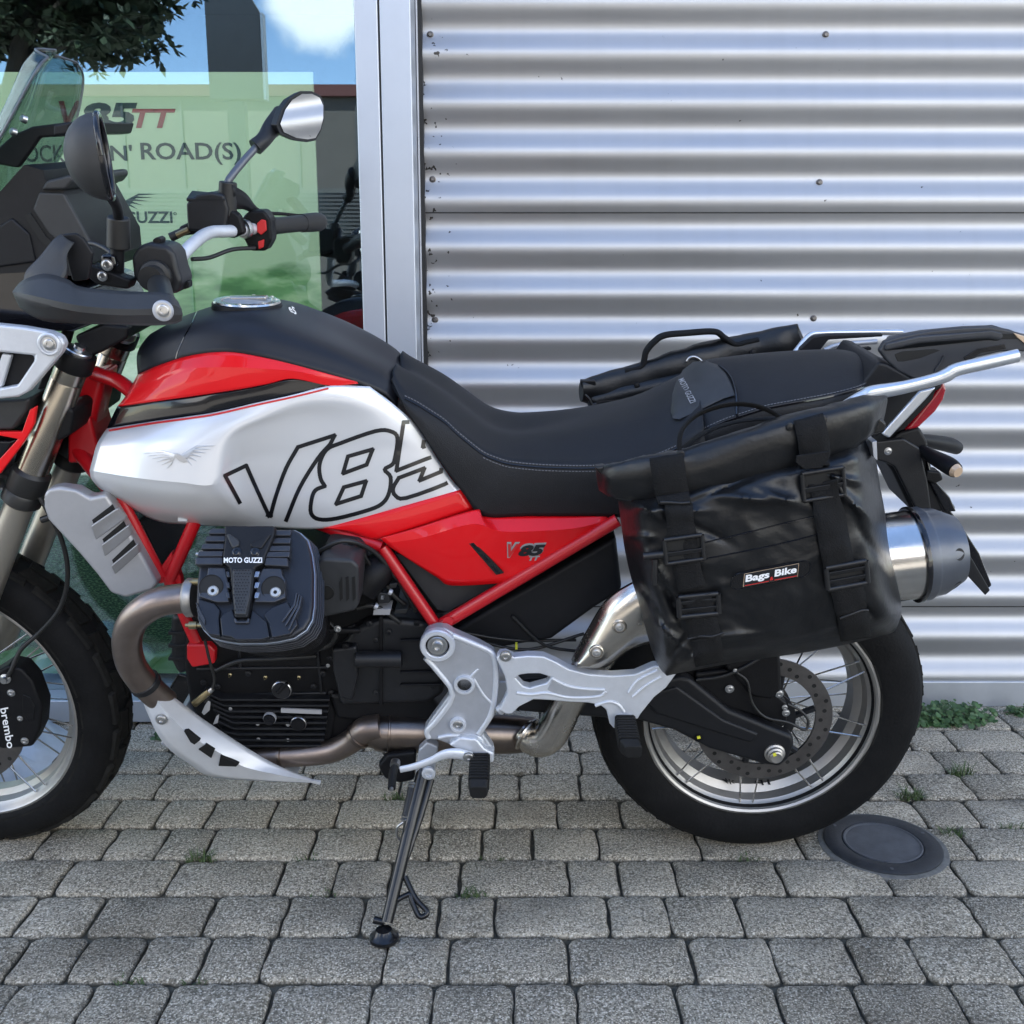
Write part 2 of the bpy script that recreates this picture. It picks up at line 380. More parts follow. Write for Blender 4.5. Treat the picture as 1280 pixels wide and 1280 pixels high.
WALL_Y, FRAME_Y, GLASS_Y = 2.64, 2.50, 2.575
o = plane('ground', -120, 120, -160, 60, -.045, 'yard_concrete'); o['label'] = 'pale concrete yard around the paved forecourt'
o = plane('joint_bed', -3.2, 3.2, -1.2, 2.68, -.0125, 'joint'); o['label'] = 'dark soil and moss in the joints between the pavers'
pave = empty('pavement'); tag(pave, 'grey concrete block pavement laid in straight rows', None, kind='structure')
def paver_geo(x0, x1, y0, y1, rnd, n=8, rings=True):
    """a tumbled block: uneven outline, rounded worn edge, flanks into the joint"""
    w, h = x1 - x0, y1 - y0; g = .0018; gy = .0023
    pts = []; c = rnd.uniform(.006, .014)
    def jit(s): return rnd.uniform(-s, s)
    cs = [(x0 + g, y0 + gy, 1, 1), (x1 - g, y0 + gy, -1, 1), (x1 - g, y1 - gy, -1, -1), (x0 + g, y1 - gy, 1, -1)]
    cc = [rnd.uniform(.006, min(.020, w * .16)) for _ in range(4)]
    for i, (cx, cy, sx, sy) in enumerate(cs):
        c = cc[i]
        a = (cx, cy + sy * c); b_ = (cx + sx * c, cy); md = (cx + sx * c * .32, cy + sy * c * .32)
        tri = [a, md, b_] if i in (0, 2) else [b_, md, a]
        pts += [(p[0] + jit(.0008), p[1] + jit(.0008)) for p in tri]
        nx = cs[(i + 1) % 4]
        k = n if i in (0, 2) else 3
        for q in range(1, k):
            L_ = math.hypot(nx[0] - cx, nx[1] - cy); f = (c + (L_ - c - cc[(i + 1) % 4]) * q / k) / L_; px, py = cx + (nx[0] - cx) * f, cy + (nx[1] - cy) * f
            dx, dy = ((0, jit(.0030) + .0006 * (1 if i == 0 else -1)) if i in (0, 2) else (jit(.0030), 0))
            pts.append((px + dx, py + dy))
    mx, my = (x0 + x1) / 2, (y0 + y1) / 2
    tilt = (jit(.012), jit(.012)); dz = jit(.0012)
    def ring(ins, z):
        out = []
        for px, py in pts:
            dx, dy = px - mx, py - my
            sx_ = max(0, 1 - ins / (w / 2)); sy_ = max(0, 1 - ins / (h / 2))
            qx, qy = mx + dx * sx_, my + dy * sy_
            out.append(Vector((qx, qy, z + dz + tilt[0] * dx + tilt[1] * dy + rnd.uniform(-.0005, .0005))))
        return out
    r = [ring(0, -.024), ring(0, -.0075), ring(.0020, -.0028), ring(.0070, 0)]
    m_ = len(pts); vs = [v for q in r for v in q]; fs = []
    for i in range(3):
        for k in range(m_): fs.append((i * m_ + k, i * m_ + (k + 1) % m_, (i + 1) * m_ + (k + 1) % m_, (i + 1) * m_ + k))
    vs.append(Vector((mx, my, dz + .0006))); ce = len(vs) - 1
    for k in range(m_): fs.append((3 * m_ + k, 3 * m_ + (k + 1) % m_, ce))
    return vs, fs
ROWS = {  # joint positions read off the photograph, per row (pixel x at the row's middle)
    1: (1254, [60, 142, 228, 310, 471, 556, 715, 880, 990, 1096, 1181]),
    2: (1199, [82, 234, 336, 440, 541, 617, 769, 849, 945, 1100, 1259]),
    3: (1144, [42, 187, 331, 404, 478, 571, 715, 783, 858, 998, 1137, 1237]),
    4: (1096, [15, 107, 176, 239, 376, 465, 532, 600, 667, 754, 887, 1021, 1117, 1244]),
    5: (1054, [22, 110, 176, 240, 324, 409, 534, 618, 700, 784, 869, 937, 1010, 1180, 1250]),
    6: (1016, [176, 295, 372, 433, 492, 571, 650, 729, 820, 905, 1000, 1100, 1170, 1242]),
    7: (982, [187, 299, 370, 470, 560, 672, 730, 830, 920, 1012, 1110, 1202]),
    8: (950, [199, 290, 380, 450, 540, 661, 715, 800, 890, 985, 1080, 1155, 1213]),
}
ROW0, ROWH = 1.482 - .1246 * 1, .1246
rnd = random.Random(11)
many = MB()
MANHOLE = G(1103, 1056)
for k in range(-20, 11):
    y0 = ROW0 + ROWH * k; y1 = min(y0 + ROWH, 2.655)
    if y1 - y0 < .03: continue
    if k in ROWS:
        py, js = ROWS[k]; xs = [G(x, py).x for x in js]
    else: xs = [rnd.uniform(-.2, .2)]
    # carry each row on to both sides with blocks of the set's sizes
    while xs[-1] < 3.0: xs.append(xs[-1] + rnd.choice((.1, .125, .16, .16, .19)) + rnd.uniform(-.004, .004))
    while xs[0] > -3.0: xs.insert(0, xs[0] - rnd.choice((.1, .125, .16, .16, .19)) + rnd.uniform(-.004, .004))
    for a, b_ in zip(xs[:-1], xs[1:]):
        mx, my = (a + b_) / 2, (y0 + y1) / 2
        if math.hypot(mx - MANHOLE.x, my - MANHOLE.y) < .062: continue
        g = paver_geo(a, b_, y0 + rnd.uniform(-.001, .001), y1, rnd)
        half = (my * 1.06 + .12) * .56 + .1
        if 1 <= k <= 10 and abs(mx) < half: mk('paver', g[0], g[1], 'paver', pave, ang=180)
        elif y1 > -1.1: many.add(g)
many.build('paving_beyond', 'paver', pave, ang=180)['kind'] = 'stuff'
# ---- manhole cover (an iron lid in a round frame)
mh = empty('manhole_cover', None, (MANHOLE.x, MANHOLE.y, .0))
mh.scale = (.94, .94, 1)
tag(mh, 'round dark grey iron cover set in the paving behind the rear tyre', 'cover')
M['iron'] = mat('cast_iron', (.030, .032, .036), .55, .2, 0, .3, 40, .35, 400)
M['lid'] = mat('worn_iron_lid', (.085, .09, .10), .5, .25, 0, .25, 25, .3, 500)
M['mortar'] = mat('mortar', (.15, .147, .135), .95, 0, 0, .3, 50, .8, 250)
lathe('mortar_collar', [(.0, -.012), (.138, -.010), (.135, .0004), (.129, .0016), (.0, .0016)], (0, 0, 0), (0, 0, 1), 'mortar', mh, 48)
lathe('frame_ring', [(.124, -.012), (.123, .0045), (.120, .0066), (.088, .0070), (.085, .0052), (.085, .002)], (0, 0, 0), (0, 0, 1), 'iron', mh, 56)
lathe('lid', [(.0835, .002), (.083, .0062), (.0805, .0072), (.078, .0066), (.0765, .0054), (.0, .0050)], (0, 0, 0), (0, 0, 1), 'lid', mh, 56)
for a in (20, 140, 260): lathe('screw', [(.004, 0), (.0038, .0012), (0, .0012)], (.108 * math.cos(R(a)), .108 * math.sin(R(a)), .0068), (0, 0, 1), 'lid', mh, 10)
# ---- corrugated wall
def clad_mat():
    m = bpy.data.materials.new('corrugated_aluminium'); m.use_nodes = True; N, L, b = nodes(m)
    b.inputs['Base Color'].default_value = (.46, .465, .48, 1); b.inputs['Metallic'].default_value = .78; b.inputs['Roughness'].default_value = .48
    tc = N.new('ShaderNodeTexCoord'); mp = N.new('ShaderNodeMapping'); mp.inputs['Scale'].default_value = (1.2, 1, 9); L.new(tc.outputs['Object'], mp.inputs['Vector'])
    n = N.new('ShaderNodeTexNoise'); n.inputs['Scale'].default_value = 2.2; n.inputs['Detail'].default_value = 6; L.new(mp.outputs[0], n.inputs['Vector'])
    r = N.new('ShaderNodeMapRange'); r.inputs['From Min'].default_value = .3; r.inputs['From Max'].default_value = .7; r.inputs['To Min'].default_value = .45; r.inputs['To Max'].default_value = .53
    L.new(n.outputs['Fac'], r.inputs['Value']); L.new(r.outputs['Result'], b.inputs['Roughness'])
    # dirt spots, thickest beside the window frame
    sp = N.new('ShaderNodeTexNoise'); sp.inputs['Scale'].default_value = 55; sp.inputs['Detail'].default_value = 3; L.new(tc.outputs['Object'], sp.inputs['Vector'])
    sx = N.new('ShaderNodeSeparateXYZ'); L.new(tc.outputs['Object'], sx.inputs[0])
    ex = N.new('ShaderNodeMapRange'); ex.inputs['From Min'].default_value = -.22; ex.inputs['From Max'].default_value = -.12; ex.inputs['To Min'].default_value = .60; ex.inputs['To Max'].default_value = .76
    L.new(sx.outputs['X'], ex.inputs['Value'])
    gt = N.new('ShaderNodeMath'); gt.operation = 'SUBTRACT'; L.new(sp.outputs['Fac'], gt.inputs[0]); L.new(ex.outputs['Result'], gt.inputs[1])
    st = N.new('ShaderNodeMapRange'); st.inputs['From Min'].default_value = 0; st.inputs['From Max'].default_value = .02; L.new(gt.outputs[0], st.inputs['Value'])
    mx = N.new('ShaderNodeMix'); mx.data_type = 'RGBA'; mx.inputs['A'].default_value = (.46, .465, .48, 1); mx.inputs['B'].default_value = (.06, .055, .05, 1)
    L.new(st.outputs['Result'], mx.inputs['Factor'])
    m2 = N.new('ShaderNodeMapping'); m2.inputs['Scale'].default_value = (14, 1, .8); L.new(tc.outputs['Object'], m2.inputs['Vector'])
    n3 = N.new('ShaderNodeTexNoise'); n3.inputs['Scale'].default_value = 1.6; n3.inputs['Detail'].default_value = 7; L.new(m2.outputs[0], n3.inputs['Vector'])
    r3 = N.new('ShaderNodeMapRange'); r3.inputs['From Min'].default_value = .48; r3.inputs['From Max'].default_value = .75; r3.inputs['To Max'].default_value = .10; L.new(n3.outputs['Fac'], r3.inputs['Value'])
    mx3 = N.new('ShaderNodeMix'); mx3.data_type = 'RGBA'; mx3.inputs['B'].default_value = (.30, .29, .27, 1); L.new(r3.outputs['Result'], mx3.inputs['Factor']); L.new(mx.outputs['Result'], mx3.inputs['A']); L.new(mx3.outputs['Result'], b.inputs['Base Color'])
    bp = N.new('ShaderNodeBump'); bp.inputs['Strength'].default_value = .05; bp.inputs['Distance'].default_value = .01; L.new(n.outputs['Fac'], bp.inputs['Height']); L.new(bp.outputs['Normal'], b.inputs['Normal'])
    return m
M['clad'] = clad_mat()
M['frame'] = mat('window_frame_aluminium', (.46, .49, .54), .38, .55, 0, .04, 6, .03, 300)
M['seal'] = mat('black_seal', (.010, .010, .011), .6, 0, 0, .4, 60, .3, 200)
M['flash'] = mat('base_flashing', (.50, .52, .55), .4, .6, 0, .08, 8, .05, 120)
wall = empty('corrugated_wall', None, (0, WALL_Y, 0))
tag(wall, 'silver corrugated metal wall of the shop with horizontal ribs and small screws', 'wall')
PER, AMP, ZD = .1129, .0115, 1.296        # rib pitch; ZD = height of a sheet lap (middle of a rib's underside)
def sheet(z0, z1, x0, x1, yo):
    nz_ = max(2, int((z1 - z0) / PER * 16)); vs, fs = [], []
    xs = [x0 + (x1 - x0) * i / 6 for i in range(7)]
    for i in range(nz_ + 1):
        z = z0 + (z1 - z0) * i / nz_
        y = yo + AMP * math.sin(2 * math.pi * (z - ZD) / PER) * -1
        for x in xs: vs.append((x, y, z))
    for i in range(nz_):
        for j in range(6): fs.append((i * 7 + j, i * 7 + j + 1, (i + 1) * 7 + j + 1, (i + 1) * 7 + j))
    o = mk('cladding_sheet', vs, fs, 'clad', wall, ang=180); return o
X0, X1 = -.214, 5.5
edges = [.072, ZD - 9 * PER, ZD, ZD + 9 * PER, ZD + 18 * PER, ZD + 27 * PER, ZD + 36 * PER, ZD + 45 * PER]
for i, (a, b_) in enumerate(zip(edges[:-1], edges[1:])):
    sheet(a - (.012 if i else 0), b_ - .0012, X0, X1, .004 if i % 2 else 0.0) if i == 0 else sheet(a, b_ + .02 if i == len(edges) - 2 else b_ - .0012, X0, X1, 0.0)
    MB().box((2.64, .0040, b_), X1 - X0, .010, .0032).build('lap_shadow_strip', 'seal', wall, smooth=False)  # black strip, no real seal: paints the shadow line at each sheet lap
def scr(px, py):
    p = V(px, py, WALL_Y - AMP); z = ZD + PER * (round((p.z - ZD) / PER - .72) + .72)
    yy = -AMP * math.sin(2 * math.pi * (p.z - ZD) / PER)
    lathe('screw', [(.0080, -.004), (.0084, .0012), (.0060, .0020), (.0052, .0016), (.0046, .0052), (.0038, .006), (.0, .006)], (p.x, yy - .001, p.z), (0, -1, 0), 'disc', wall, 14)
for s in ((1035, 41), (1027, 227), (1020, 398), (537, 41), (540, 223), (543, 400), (1515, 41), (1500, 227)): scr(*s)
MB().box((2.64, -.004, .036), X1 - X0, .022, .072).build('base_flashing', 'flash', wall, bevel=.003)
MB().box((2.64, .006, .0755), X1 - X0, .02, .005).build('flashing_gap', 'seal', wall, smooth=False)
MB().box((2.64, .06, .01), X1 - X0, .1, .06).build('plinth', 'seal', wall, smooth=False)
# the building behind: roof slab and body that keep the forecourt in shade
shop = empty('shop_building', None, (0, 6, 0)); tag(shop, 'flat roofed metal clad shop building behind the corrugated wall', 'building')
M['dark_wall'] = mat('shop_inside_wall', (.06, .062, .066), .8, 0, 0, .1, 3)
M['partition'] = mat('partition_wall', (.16, .145, .13), .7, 0, 0, .15, 6); M['shop_floor'] = mat('shop_floor', (.12, .12, .12), .35, 0, 0, .2, 5)
MB().box((0, 0, 6.45), 13, 6.8, .3).build('roof', 'flash', shop, smooth=False)
MB().box((0, 3.3, 3.1), 13, .2, 6.4).build('back_wall', 'dark_wall', shop, smooth=False)
for x in (-6.4, 6.4): MB().box((x, -.05, 3.1), .2, 6.5, 6.4).build('side_wall', 'dark_wall', shop, smooth=False)
MB().box((0, -.1, -.02), 12.6, 6.4, .06).build('floor', 'shop_floor', shop, smooth=False)
MB().box((-3.3, -.1, 3.4), 6, 6.4, .12).build('ceiling', 'dark_wall', shop, smooth=False)
MB().box((-.13, -3.0, 3.1), .06, .62, 6.2).build('inner_partition', 'partition', shop, smooth=False)
MB().box((2.64, -3.24, 3.1), 5.5, .06, 6.2).build('inner_lining', 'dark_wall', shop, smooth=False)
# ---- shop window
win = empty('shop_window', None, (0, FRAME_Y, 0))
tag(win, 'tall shop window in a pale aluminium frame left of the corrugated wall', 'window')
def fbox(name, x0, x1, y0, y1, z0, z1, m='frame', bev=.003):
    return MB().box(((x0 + x1) / 2, (y0 + y1) / 2 - FRAME_Y, (z0 + z1) / 2), x1 - x0, y1 - y0, z1 - z0).build(name, m, win, bevel=bev)
fbox('frame_post', -.3565, -.3035, FRAME_Y, FRAME_Y + .13, .006, 3.2)
fbox('frame_seal', -.3032, -.3000, FRAME_Y + .006, FRAME_Y + .1, .0, 3.2, 'seal', 0)
fbox('corner_post', -.2997, -.229, FRAME_Y + .001, WALL_Y + .018, .0, 3.2)
fbox('edge_trim', -.2275, -.2235, WALL_Y - .03, WALL_Y + .01, .0, 3.2, 'alu_dark', .001)
fbox('edge_seal', -.2288, -.2140, WALL_Y - .018, WALL_Y + .03, .0, 3.2, 'seal', 0)
fbox('sill', -2.5, -.3570, FRAME_Y + .002, FRAME_Y + .13, .008, .068)
fbox('sill_foot', -2.5, -.3575, FRAME_Y + .03, FRAME_Y + .13, -.02, .0075, 'seal', 0)
fbox('head', -2.5, -.3570, FRAME_Y + .002, FRAME_Y + .13, 3.13, 3.2)
fbox('far_post', -2.56, -2.5005, FRAME_Y, FRAME_Y + .13, .008, 3.2)
fbox('gasket', -.3635, -.3572, FRAME_Y + .05, FRAME_Y + .1, .0685, 3.13, 'seal', 0)
M['glass'] = glassy('window_glass', (.97, .985, .97), .155, 0.0, (.72, .90, 1.0))
gl = fbox('glass_pane', -2.5, -.3635, GLASS_Y, GLASS_Y + .008, .0685, 3.13, 'glass', 0)
MB().box((-3.0 + .2, GLASS_Y - FRAME_Y, 3.25 + 1.6), 5.2, .12, 3.2).build('upper_panel', 'flash', win, smooth=False)
MB().box((-4.6, GLASS_Y - FRAME_Y, 1.6), 4.0, .12, 3.25).build('side_panel', 'flash', win, smooth=False)
# ---- poster standing behind the glass
PY = 2.615
def poster_mat():
    m = bpy.data.materials.new('printed_poster'); m.use_nodes = True; N, L, b = nodes(m)
    tc = N.new('ShaderNodeTexCoord'); sx = N.new('ShaderNodeSeparateXYZ'); L.new(tc.outputs['Object'], sx.inputs[0])
    mp = N.new('ShaderNodeMapping'); mp.inputs['Scale'].default_value = (5, 1, 14); L.new(tc.outputs['Object'], mp.inputs['Vector'])
    n = N.new('ShaderNodeTexNoise'); n.inputs['Scale'].default_value = 1.6; n.inputs['Detail'].default_value = 3; L.new(mp.outputs[0], n.inputs['Vector'])
    n2 = N.new('ShaderNodeTexNoise'); n2.inputs['Scale'].default_value = 26; n2.inputs['Detail'].default_value = 6; L.new(mp.outputs[0], n2.inputs['Vector'])
    def ramp(src, stops):
        r = N.new('ShaderNodeValToRGB'); L.new(src, r.inputs['Fac']); e = r.color_ramp.elements
        while len(e) < len(stops): e.new(.5)
        for el, (p, c) in zip(e, stops): el.position = p; el.color = (*c, 1)
        return r.outputs['Color']
    hill = ramp(n.outputs['Fac'], [(.38, (.10, .25, .09)), (.5, (.20, .42, .16)), (.62, (.42, .62, .32))])
    grass = ramp(n2.outputs['Fac'], [(.40, (.008, .030, .016)), (.5, (.02, .075, .035)), (.60, (.10, .20, .10))])
    def band(a, b_, c1, c2, wob=.0):
        r = N.new('ShaderNodeMapRange'); r.inputs['From Min'].default_value = a; r.inputs['From Max'].default_value = b_
        ad = N.new('ShaderNodeMath'); ad.operation = 'MULTIPLY_ADD'; ad.inputs[1].default_value = wob; L.new(n.outputs['Fac'], ad.inputs[0]); L.new(sx.outputs['Z'], ad.inputs[2])
        L.new(ad.outputs[0], r.inputs['Value']); mx = N.new('ShaderNodeMix'); mx.data_type = 'RGBA'
        L.new(r.outputs['Result'], mx.inputs['Factor'])
        for s, c in (('A', c1), ('B', c2)):
            if isinstance(c, tuple): mx.inputs[s].default_value = (*c, 1)
            else: L.new(c, mx.inputs[s])
        return mx.outputs['Result']
    low = band(.19, .20, (.10, .24, .085), grass, .06)
    mid = band(.66, .86, low, hill, .1)
    top = band(1.21, 1.25, mid, (.48, .64, .40), .16)
    L.new(top, b.inputs['Base Color']); b.inputs['Roughness'].default_value = .5
    return m
M['poster'] = poster_mat()
pos = empty('poster', None, (0, PY, 0)); tag(pos, 'pale green printed poster with dark lettering standing behind the window glass', 'poster')
pl = V(391, 90, PY)
MB().box((-1.07 + pl.x / 2 - .09, .004, (pl.z + .10) / 2), pl.x + 2.32, .008, pl.z - .10).build('sheet', 'poster', pos, smooth=False)
MB().box((-1.07 + pl.x / 2 - .09, .016, (pl.z + .10) / 2), pl.x + 2.31, .012, pl.z - .10 - .004).build('backing_board', 'mirror' if 0 else 'white', pos, smooth=False)
M['ink'] = mat('dark_green_ink', (.006, .030, .024), .6, spec=.2); M['ink_red'] = mat('dark_red_ink', (.26, .028, .02), .5)
def ptext(name, s, x0, x1, yb, yt, m, bold=.02, shear=0, **k):
    a, b_, c = V(x0, yb, PY - .0012), V(x1, yb, PY - .0012), V(x0, yt, PY - .0012)
    b_.z = a.z; o = a - Vector((0, PY, 0))
    text(name, s, o, (b_ - a), Vector((0, 0, (c - a).z)), m, pos, bold, shear, **k)
ptext('lettering', 'V', 76, 105, 160, 126, 'ink_red', .03, .25)
ptext('lettering', '85', 101, 174, 160, 128, 'ink', .045, .22)
ptext('lettering', 'TT', 166, 221, 160, 136, 'ink_red', .03, .25)
ptext('lettering', 'ROCK', 18, 82, 203, 181, 'ink', .012)
ptext('lettering', "IN'", 131, 166, 201, 181, 'ink', .018)
ptext('lettering', 'ROAD(S)', 177, 302, 206, 178, 'ink', .018)
ptext('lettering', 'MOTO', 86, 143, 279, 263, 'ink', .025)
ptext('lettering', 'GUZZI', 156, 216, 279, 264, 'ink', .025)
ptext('registered_mark', 'o', 217, 221, 269, 265, 'ink', .01)
def eagle_px(cx, cy, s, tilt=0.0):
    """bird gliding with spread wings: list of feather and body polygons in pixels (centre, half span)"""
    out = []
    for sg, up in ((-1, .06), (1, .24)):
        for k in range(6):
            f = k / 5; L_ = 1.0 - .13 * k
            x0, y0 = sg * (.06 + .02 * k), -.01 + f * .10
            x1, y1 = sg * L_, -up * L_ + .055 * k + .02 * k * f
            mx_, my_ = sg * (.06 + L_ * .42), -up * .55 - .10 * (1 - f) + .05 * k
            th = .020
            out.append([(x0, y0 - th), (mx_, my_ - th), (x1, y1), (mx_, my_ + th * 1.4), (x0, y0 + th * 1.6)])
    out.append([(-.16, .03), (-.10, -.05), (-.02, -.05), (.06, .0), (.14, .06), (.24, .16), (.12, .20), (.0, .15), (-.07, .07)])
    c, sn = math.cos(tilt), math.sin(tilt)
    return [[(cx + s * (x * c - y * sn), cy + s * (x * sn + y * c)) for x, y in p] for p in out]
eb = MB()
for poly in eagle_px(150, 254, 48):
    eb.add(([V(x, y, PY - .0012) - Vector((0, PY, 0)) for x, y in poly], [tuple(range(len(poly)))]))
eb.build('eagle_emblem', 'ink', pos, smooth=False)
# ---- things across the yard, seen in the glass and in the mirrors
MIR = 2 * GLASS_Y
def refl(px, py, dist):
    """where the reflected sight line of a pixel is, dist metres in front of the glass"""
    d = ray(px, py); k = (GLASS_Y + dist) / d.y; q = CAM + d * k
    return Vector((q.x, MIR - q.y, q.z))
M['facade'] = mat('facade_panel', (.085, .075, .066), .75, 0, 0, .08, 2)
M['rust_trim'] = mat('red_roof_trim', (.085, .022, .018), .6); M['pale_wall'] = mat('pale_render', (.085, .085, .08), .8, 0, 0, .06, 2)
M['blind'] = mat('window_blind', (.05, .05, .05), .6); M['dark_glass'] = mat('dark_window', (.02, .022, .025), .08)
fac = empty('opposite_building', None, (0, -17.2, 0)); tag(fac, 'low flat roofed building with red roof edge reflected in the shop window', 'building')
HT = refl(410, 121, 19.8).z
b0 = MB().box((-9, -4, HT / 2), 36, 8, HT).build('wall', 'facade', fac, smooth=False)
MB().box((-9, -4, HT + .10), 36.3, 8.3, .22).build('roof_trim', 'rust_trim', fac, smooth=False)
for i in range(30): MB().box((-26 + i * 1.2, .02, HT / 2 - .03), .05, .06, HT - .1).build('panel_joint', 'dark_wall', fac, smooth=False)
for i in range(9):
    x = -24 + i * 4.1
    w_ = MB().box((x, .03, HT * .52), 2.1, .08, 1.25).build('window', 'pale_wall', fac, smooth=False)
    MB().box((x, .075, HT * .52), 1.9, .03, 1.05).build('pane', 'dark_glass', w_, smooth=False)
    bl = MB()
    for j in range(12): bl.box((x, .10, HT * .52 - .42 + j * .08), 1.84, .012, .05)
    bl.build('blind', 'blind', w_, smooth=False)
# sign board on a post
q0, q1 = refl(262, 124, 12), refl(329, 124, 12); tops = q0.z + 3.4
sg = empty('sign_pylon', None, ((q0.x + q1.x) / 2, q0.y, 0)); tag(sg, 'tall dark sign board on a post, mirrored beside the tree in the shop window', 'sign')
M['sign_dark'] = mat('dark_sign_sheet', (.03, .034, .04), .4, 0, 0, .15, 4); M['sign_edge'] = mat('sign_edge', (.25, .30, .36), .4, .3)
hw = abs(q1.x - q0.x) / 2; cut = refl(300, 10, 12).z - .05
vs, fs = prism_geo([(-hw, 0, q0.z), (hw, 0, q0.z), (hw, 0, cut), (hw - .12, 0, cut + .2), (hw - .12, 0, tops), (-hw, 0, tops)], (0, -.18, 0))
mk('board', vs, fs, 'sign_dark', sg, bevel=.01)
MB().box((hw + .022, -.09, (q0.z + cut) / 2), .035, .16, cut - q0.z).build('edge_strip', 'sign_edge', sg, smooth=False)
MB().box((-.02, -.09, q0.z / 2 - .03), .24, .14, q0.z + .02).build('post', 'sign_dark', sg, smooth=False)
# tree across the yard
M['bark'] = mat('bark', (.05, .04, .03), .9, 0, 0, .3, 12, .8, 30); M['leaf'] = mat('dark_leaf', (.030, .048, .022), .55, 0, 0, .35, 3)
tc_ = refl(60, -70, 8.5); base = Vector((tc_.x - .9, tc_.y, -.05))
tree = empty('tree', None, base); tag(tree, 'dark leafy tree whose crown is mirrored in the top of the shop window', 'tree')
tb = MB(); cz = tc_.z
tb.add(tube_geo([(0, 0, 0), (.05, .02, 1.2), (.15, 0, 2.4), (.5, .05, 3.4), (.9, 0, cz + .5)], [.17, .14, .12, .09, .03], 4, 9))
rt = random.Random(5)
limbs = []
for i in range(26):
    a = rt.uniform(0, 6.28); z0 = rt.uniform(3.3, cz); s_ = Vector((.15 + (z0 - 2.4) * .35, 0, z0))
    e_ = Vector((.9 + math.cos(a) * rt.uniform(.7, 1.75), math.sin(a) * rt.uniform(.5, 1.4), min(cz + 1.6, z0 + rt.uniform(.1, 1.3))))
    limbs.append((s_, e_)); tb.add(tube_geo([s_, s_.lerp(e_, .5) + Vector((0, 0, .12)), e_], [.04, .028, .008], 3, 6))
tb.build('trunk', 'bark', tree)
cb = MB()
def leaf(mb, p, s, d, up):
    d = d.normalized(); sd_ = d.cross(up).normalized() * s * .22; n = len(mb.v)
    mb.v += [p, p + d * s * .5 + sd_, p + d * s, p + d * s * .5 - sd_]; mb.f.append((n, n + 1, n + 2, n + 3))
LOWZ = refl(100, 92, 8.5).z; XLIM = refl(226, 60, 8.5).x
for s_, e_ in limbs:
    for c_ in range(64):
        f = rt.uniform(.35, 1.1); q = s_.lerp(e_, f) + Vector((rt.gauss(0, .22), rt.gauss(0, .22), rt.gauss(0, .2)))
        q.z = max(q.z, LOWZ + rt.uniform(0.05, .35))
        if (q + base).x > XLIM - rt.random() * .25: continue
        for l_ in range(9):
            d = Vector((rt.uniform(-1, 1), rt.uniform(-1, 1), rt.uniform(-.8, .5)))
            leaf(cb, q + d * .03, rt.uniform(.09, .17), d, Vector((rt.uniform(-1, 1), rt.uniform(-1, 1), 1)))
cb.build('crown', 'leaf', tree, smooth=False)
# ---- weeds
M['weed'] = mat('weed_leaf', (.050, .105, .030), .55, 0, 0, .4, 30); M['grass'] = mat('grass_blade', (.07, .11, .03), .6, 0, 0, .4, 30)
def weed(px, py, r, n, h, label, blades=False, group=None, y=None):
    p = G(px, py) if y is None else Vector((G(px, py).x, y, 0)); mb = MB(); rw = random.Random(int(px * 7 + py))
    for i in range(n):
        a = rw.uniform(0, 6.28); rr = r * math.sqrt(rw.random()); b_ = Vector((math.cos(a) * rr, math.sin(a) * rr * .45, -.006))
        if blades:
            d = Vector((rw.uniform(-1, 1), rw.uniform(-1, 1), rw.uniform(.5, 1.6))).normalized(); L_ = h * rw.uniform(.5, 1.2); sd_ = d.cross(Vector((0, 0, 1))).normalized() * .0012
            k = len(mb.v); m_ = b_ + d * L_ * .55; e_ = m_ + (d + Vector((d.x, d.y, -.5))).normalized() * L_ * .5
            mb.v += [b_ - sd_, b_ + sd_, m_ + sd_ * .8, m_ - sd_ * .8, e_]; mb.f += [(k, k + 1, k + 2, k + 3), (k + 3, k + 2, k + 4)]
        else:
            hz = h * rw.random() ** 1.6 * (1 - .5 * rr / r); lc = b_ + Vector((rw.gauss(0, .006), rw.gauss(0, .006), hz + .008)); s_ = rw.uniform(.004, .0095)
            nrm = Vector((rw.uniform(-.7, .7), rw.uniform(-1, .2), rw.uniform(.4, 1))).normalized(); u = nrm.orthogonal().normalized(); v = nrm.cross(u); k = len(mb.v)
            mb.v += [lc + (u * math.cos(q * 1.0472) + v * math.sin(q * 1.0472)) * s_ * (1 if q else .6) for q in range(6)]; mb.f.append(tuple(range(k, k + 6)))
            k = len(mb.v); mb.v += [b_, b_ + Vector((.001, 0, 0)), lc]; mb.f.append((k, k + 1, k + 2))
    o = mb.build('grass_tuft' if blades else 'weed', 'grass' if blades else 'weed', None, smooth=False); o.location = p
    tag(o, label, 'grass' if blades else 'weed', group); return o
weed(1190, 900, .115, 420, .055, 'broad low weed with round leaves growing against the corrugated wall right of the rear tyre')
weed(1272, 893, .035, 60, .03, 'small weed at the wall foot near the right picture edge')
weed(1160, 905, .05, 120, .022, 'flat round leaved weed touching the rear tyre at the wall foot')
weed(205, 925, .02, 60, .03, 'small leafy weed sprouting beside the skid plate tip')
weed(700, 880, .05, 160, .05, 'leafy weed growing behind the exhaust bend under the passenger footrest')
TUFT = 'grass tufts growing in the paving joints'
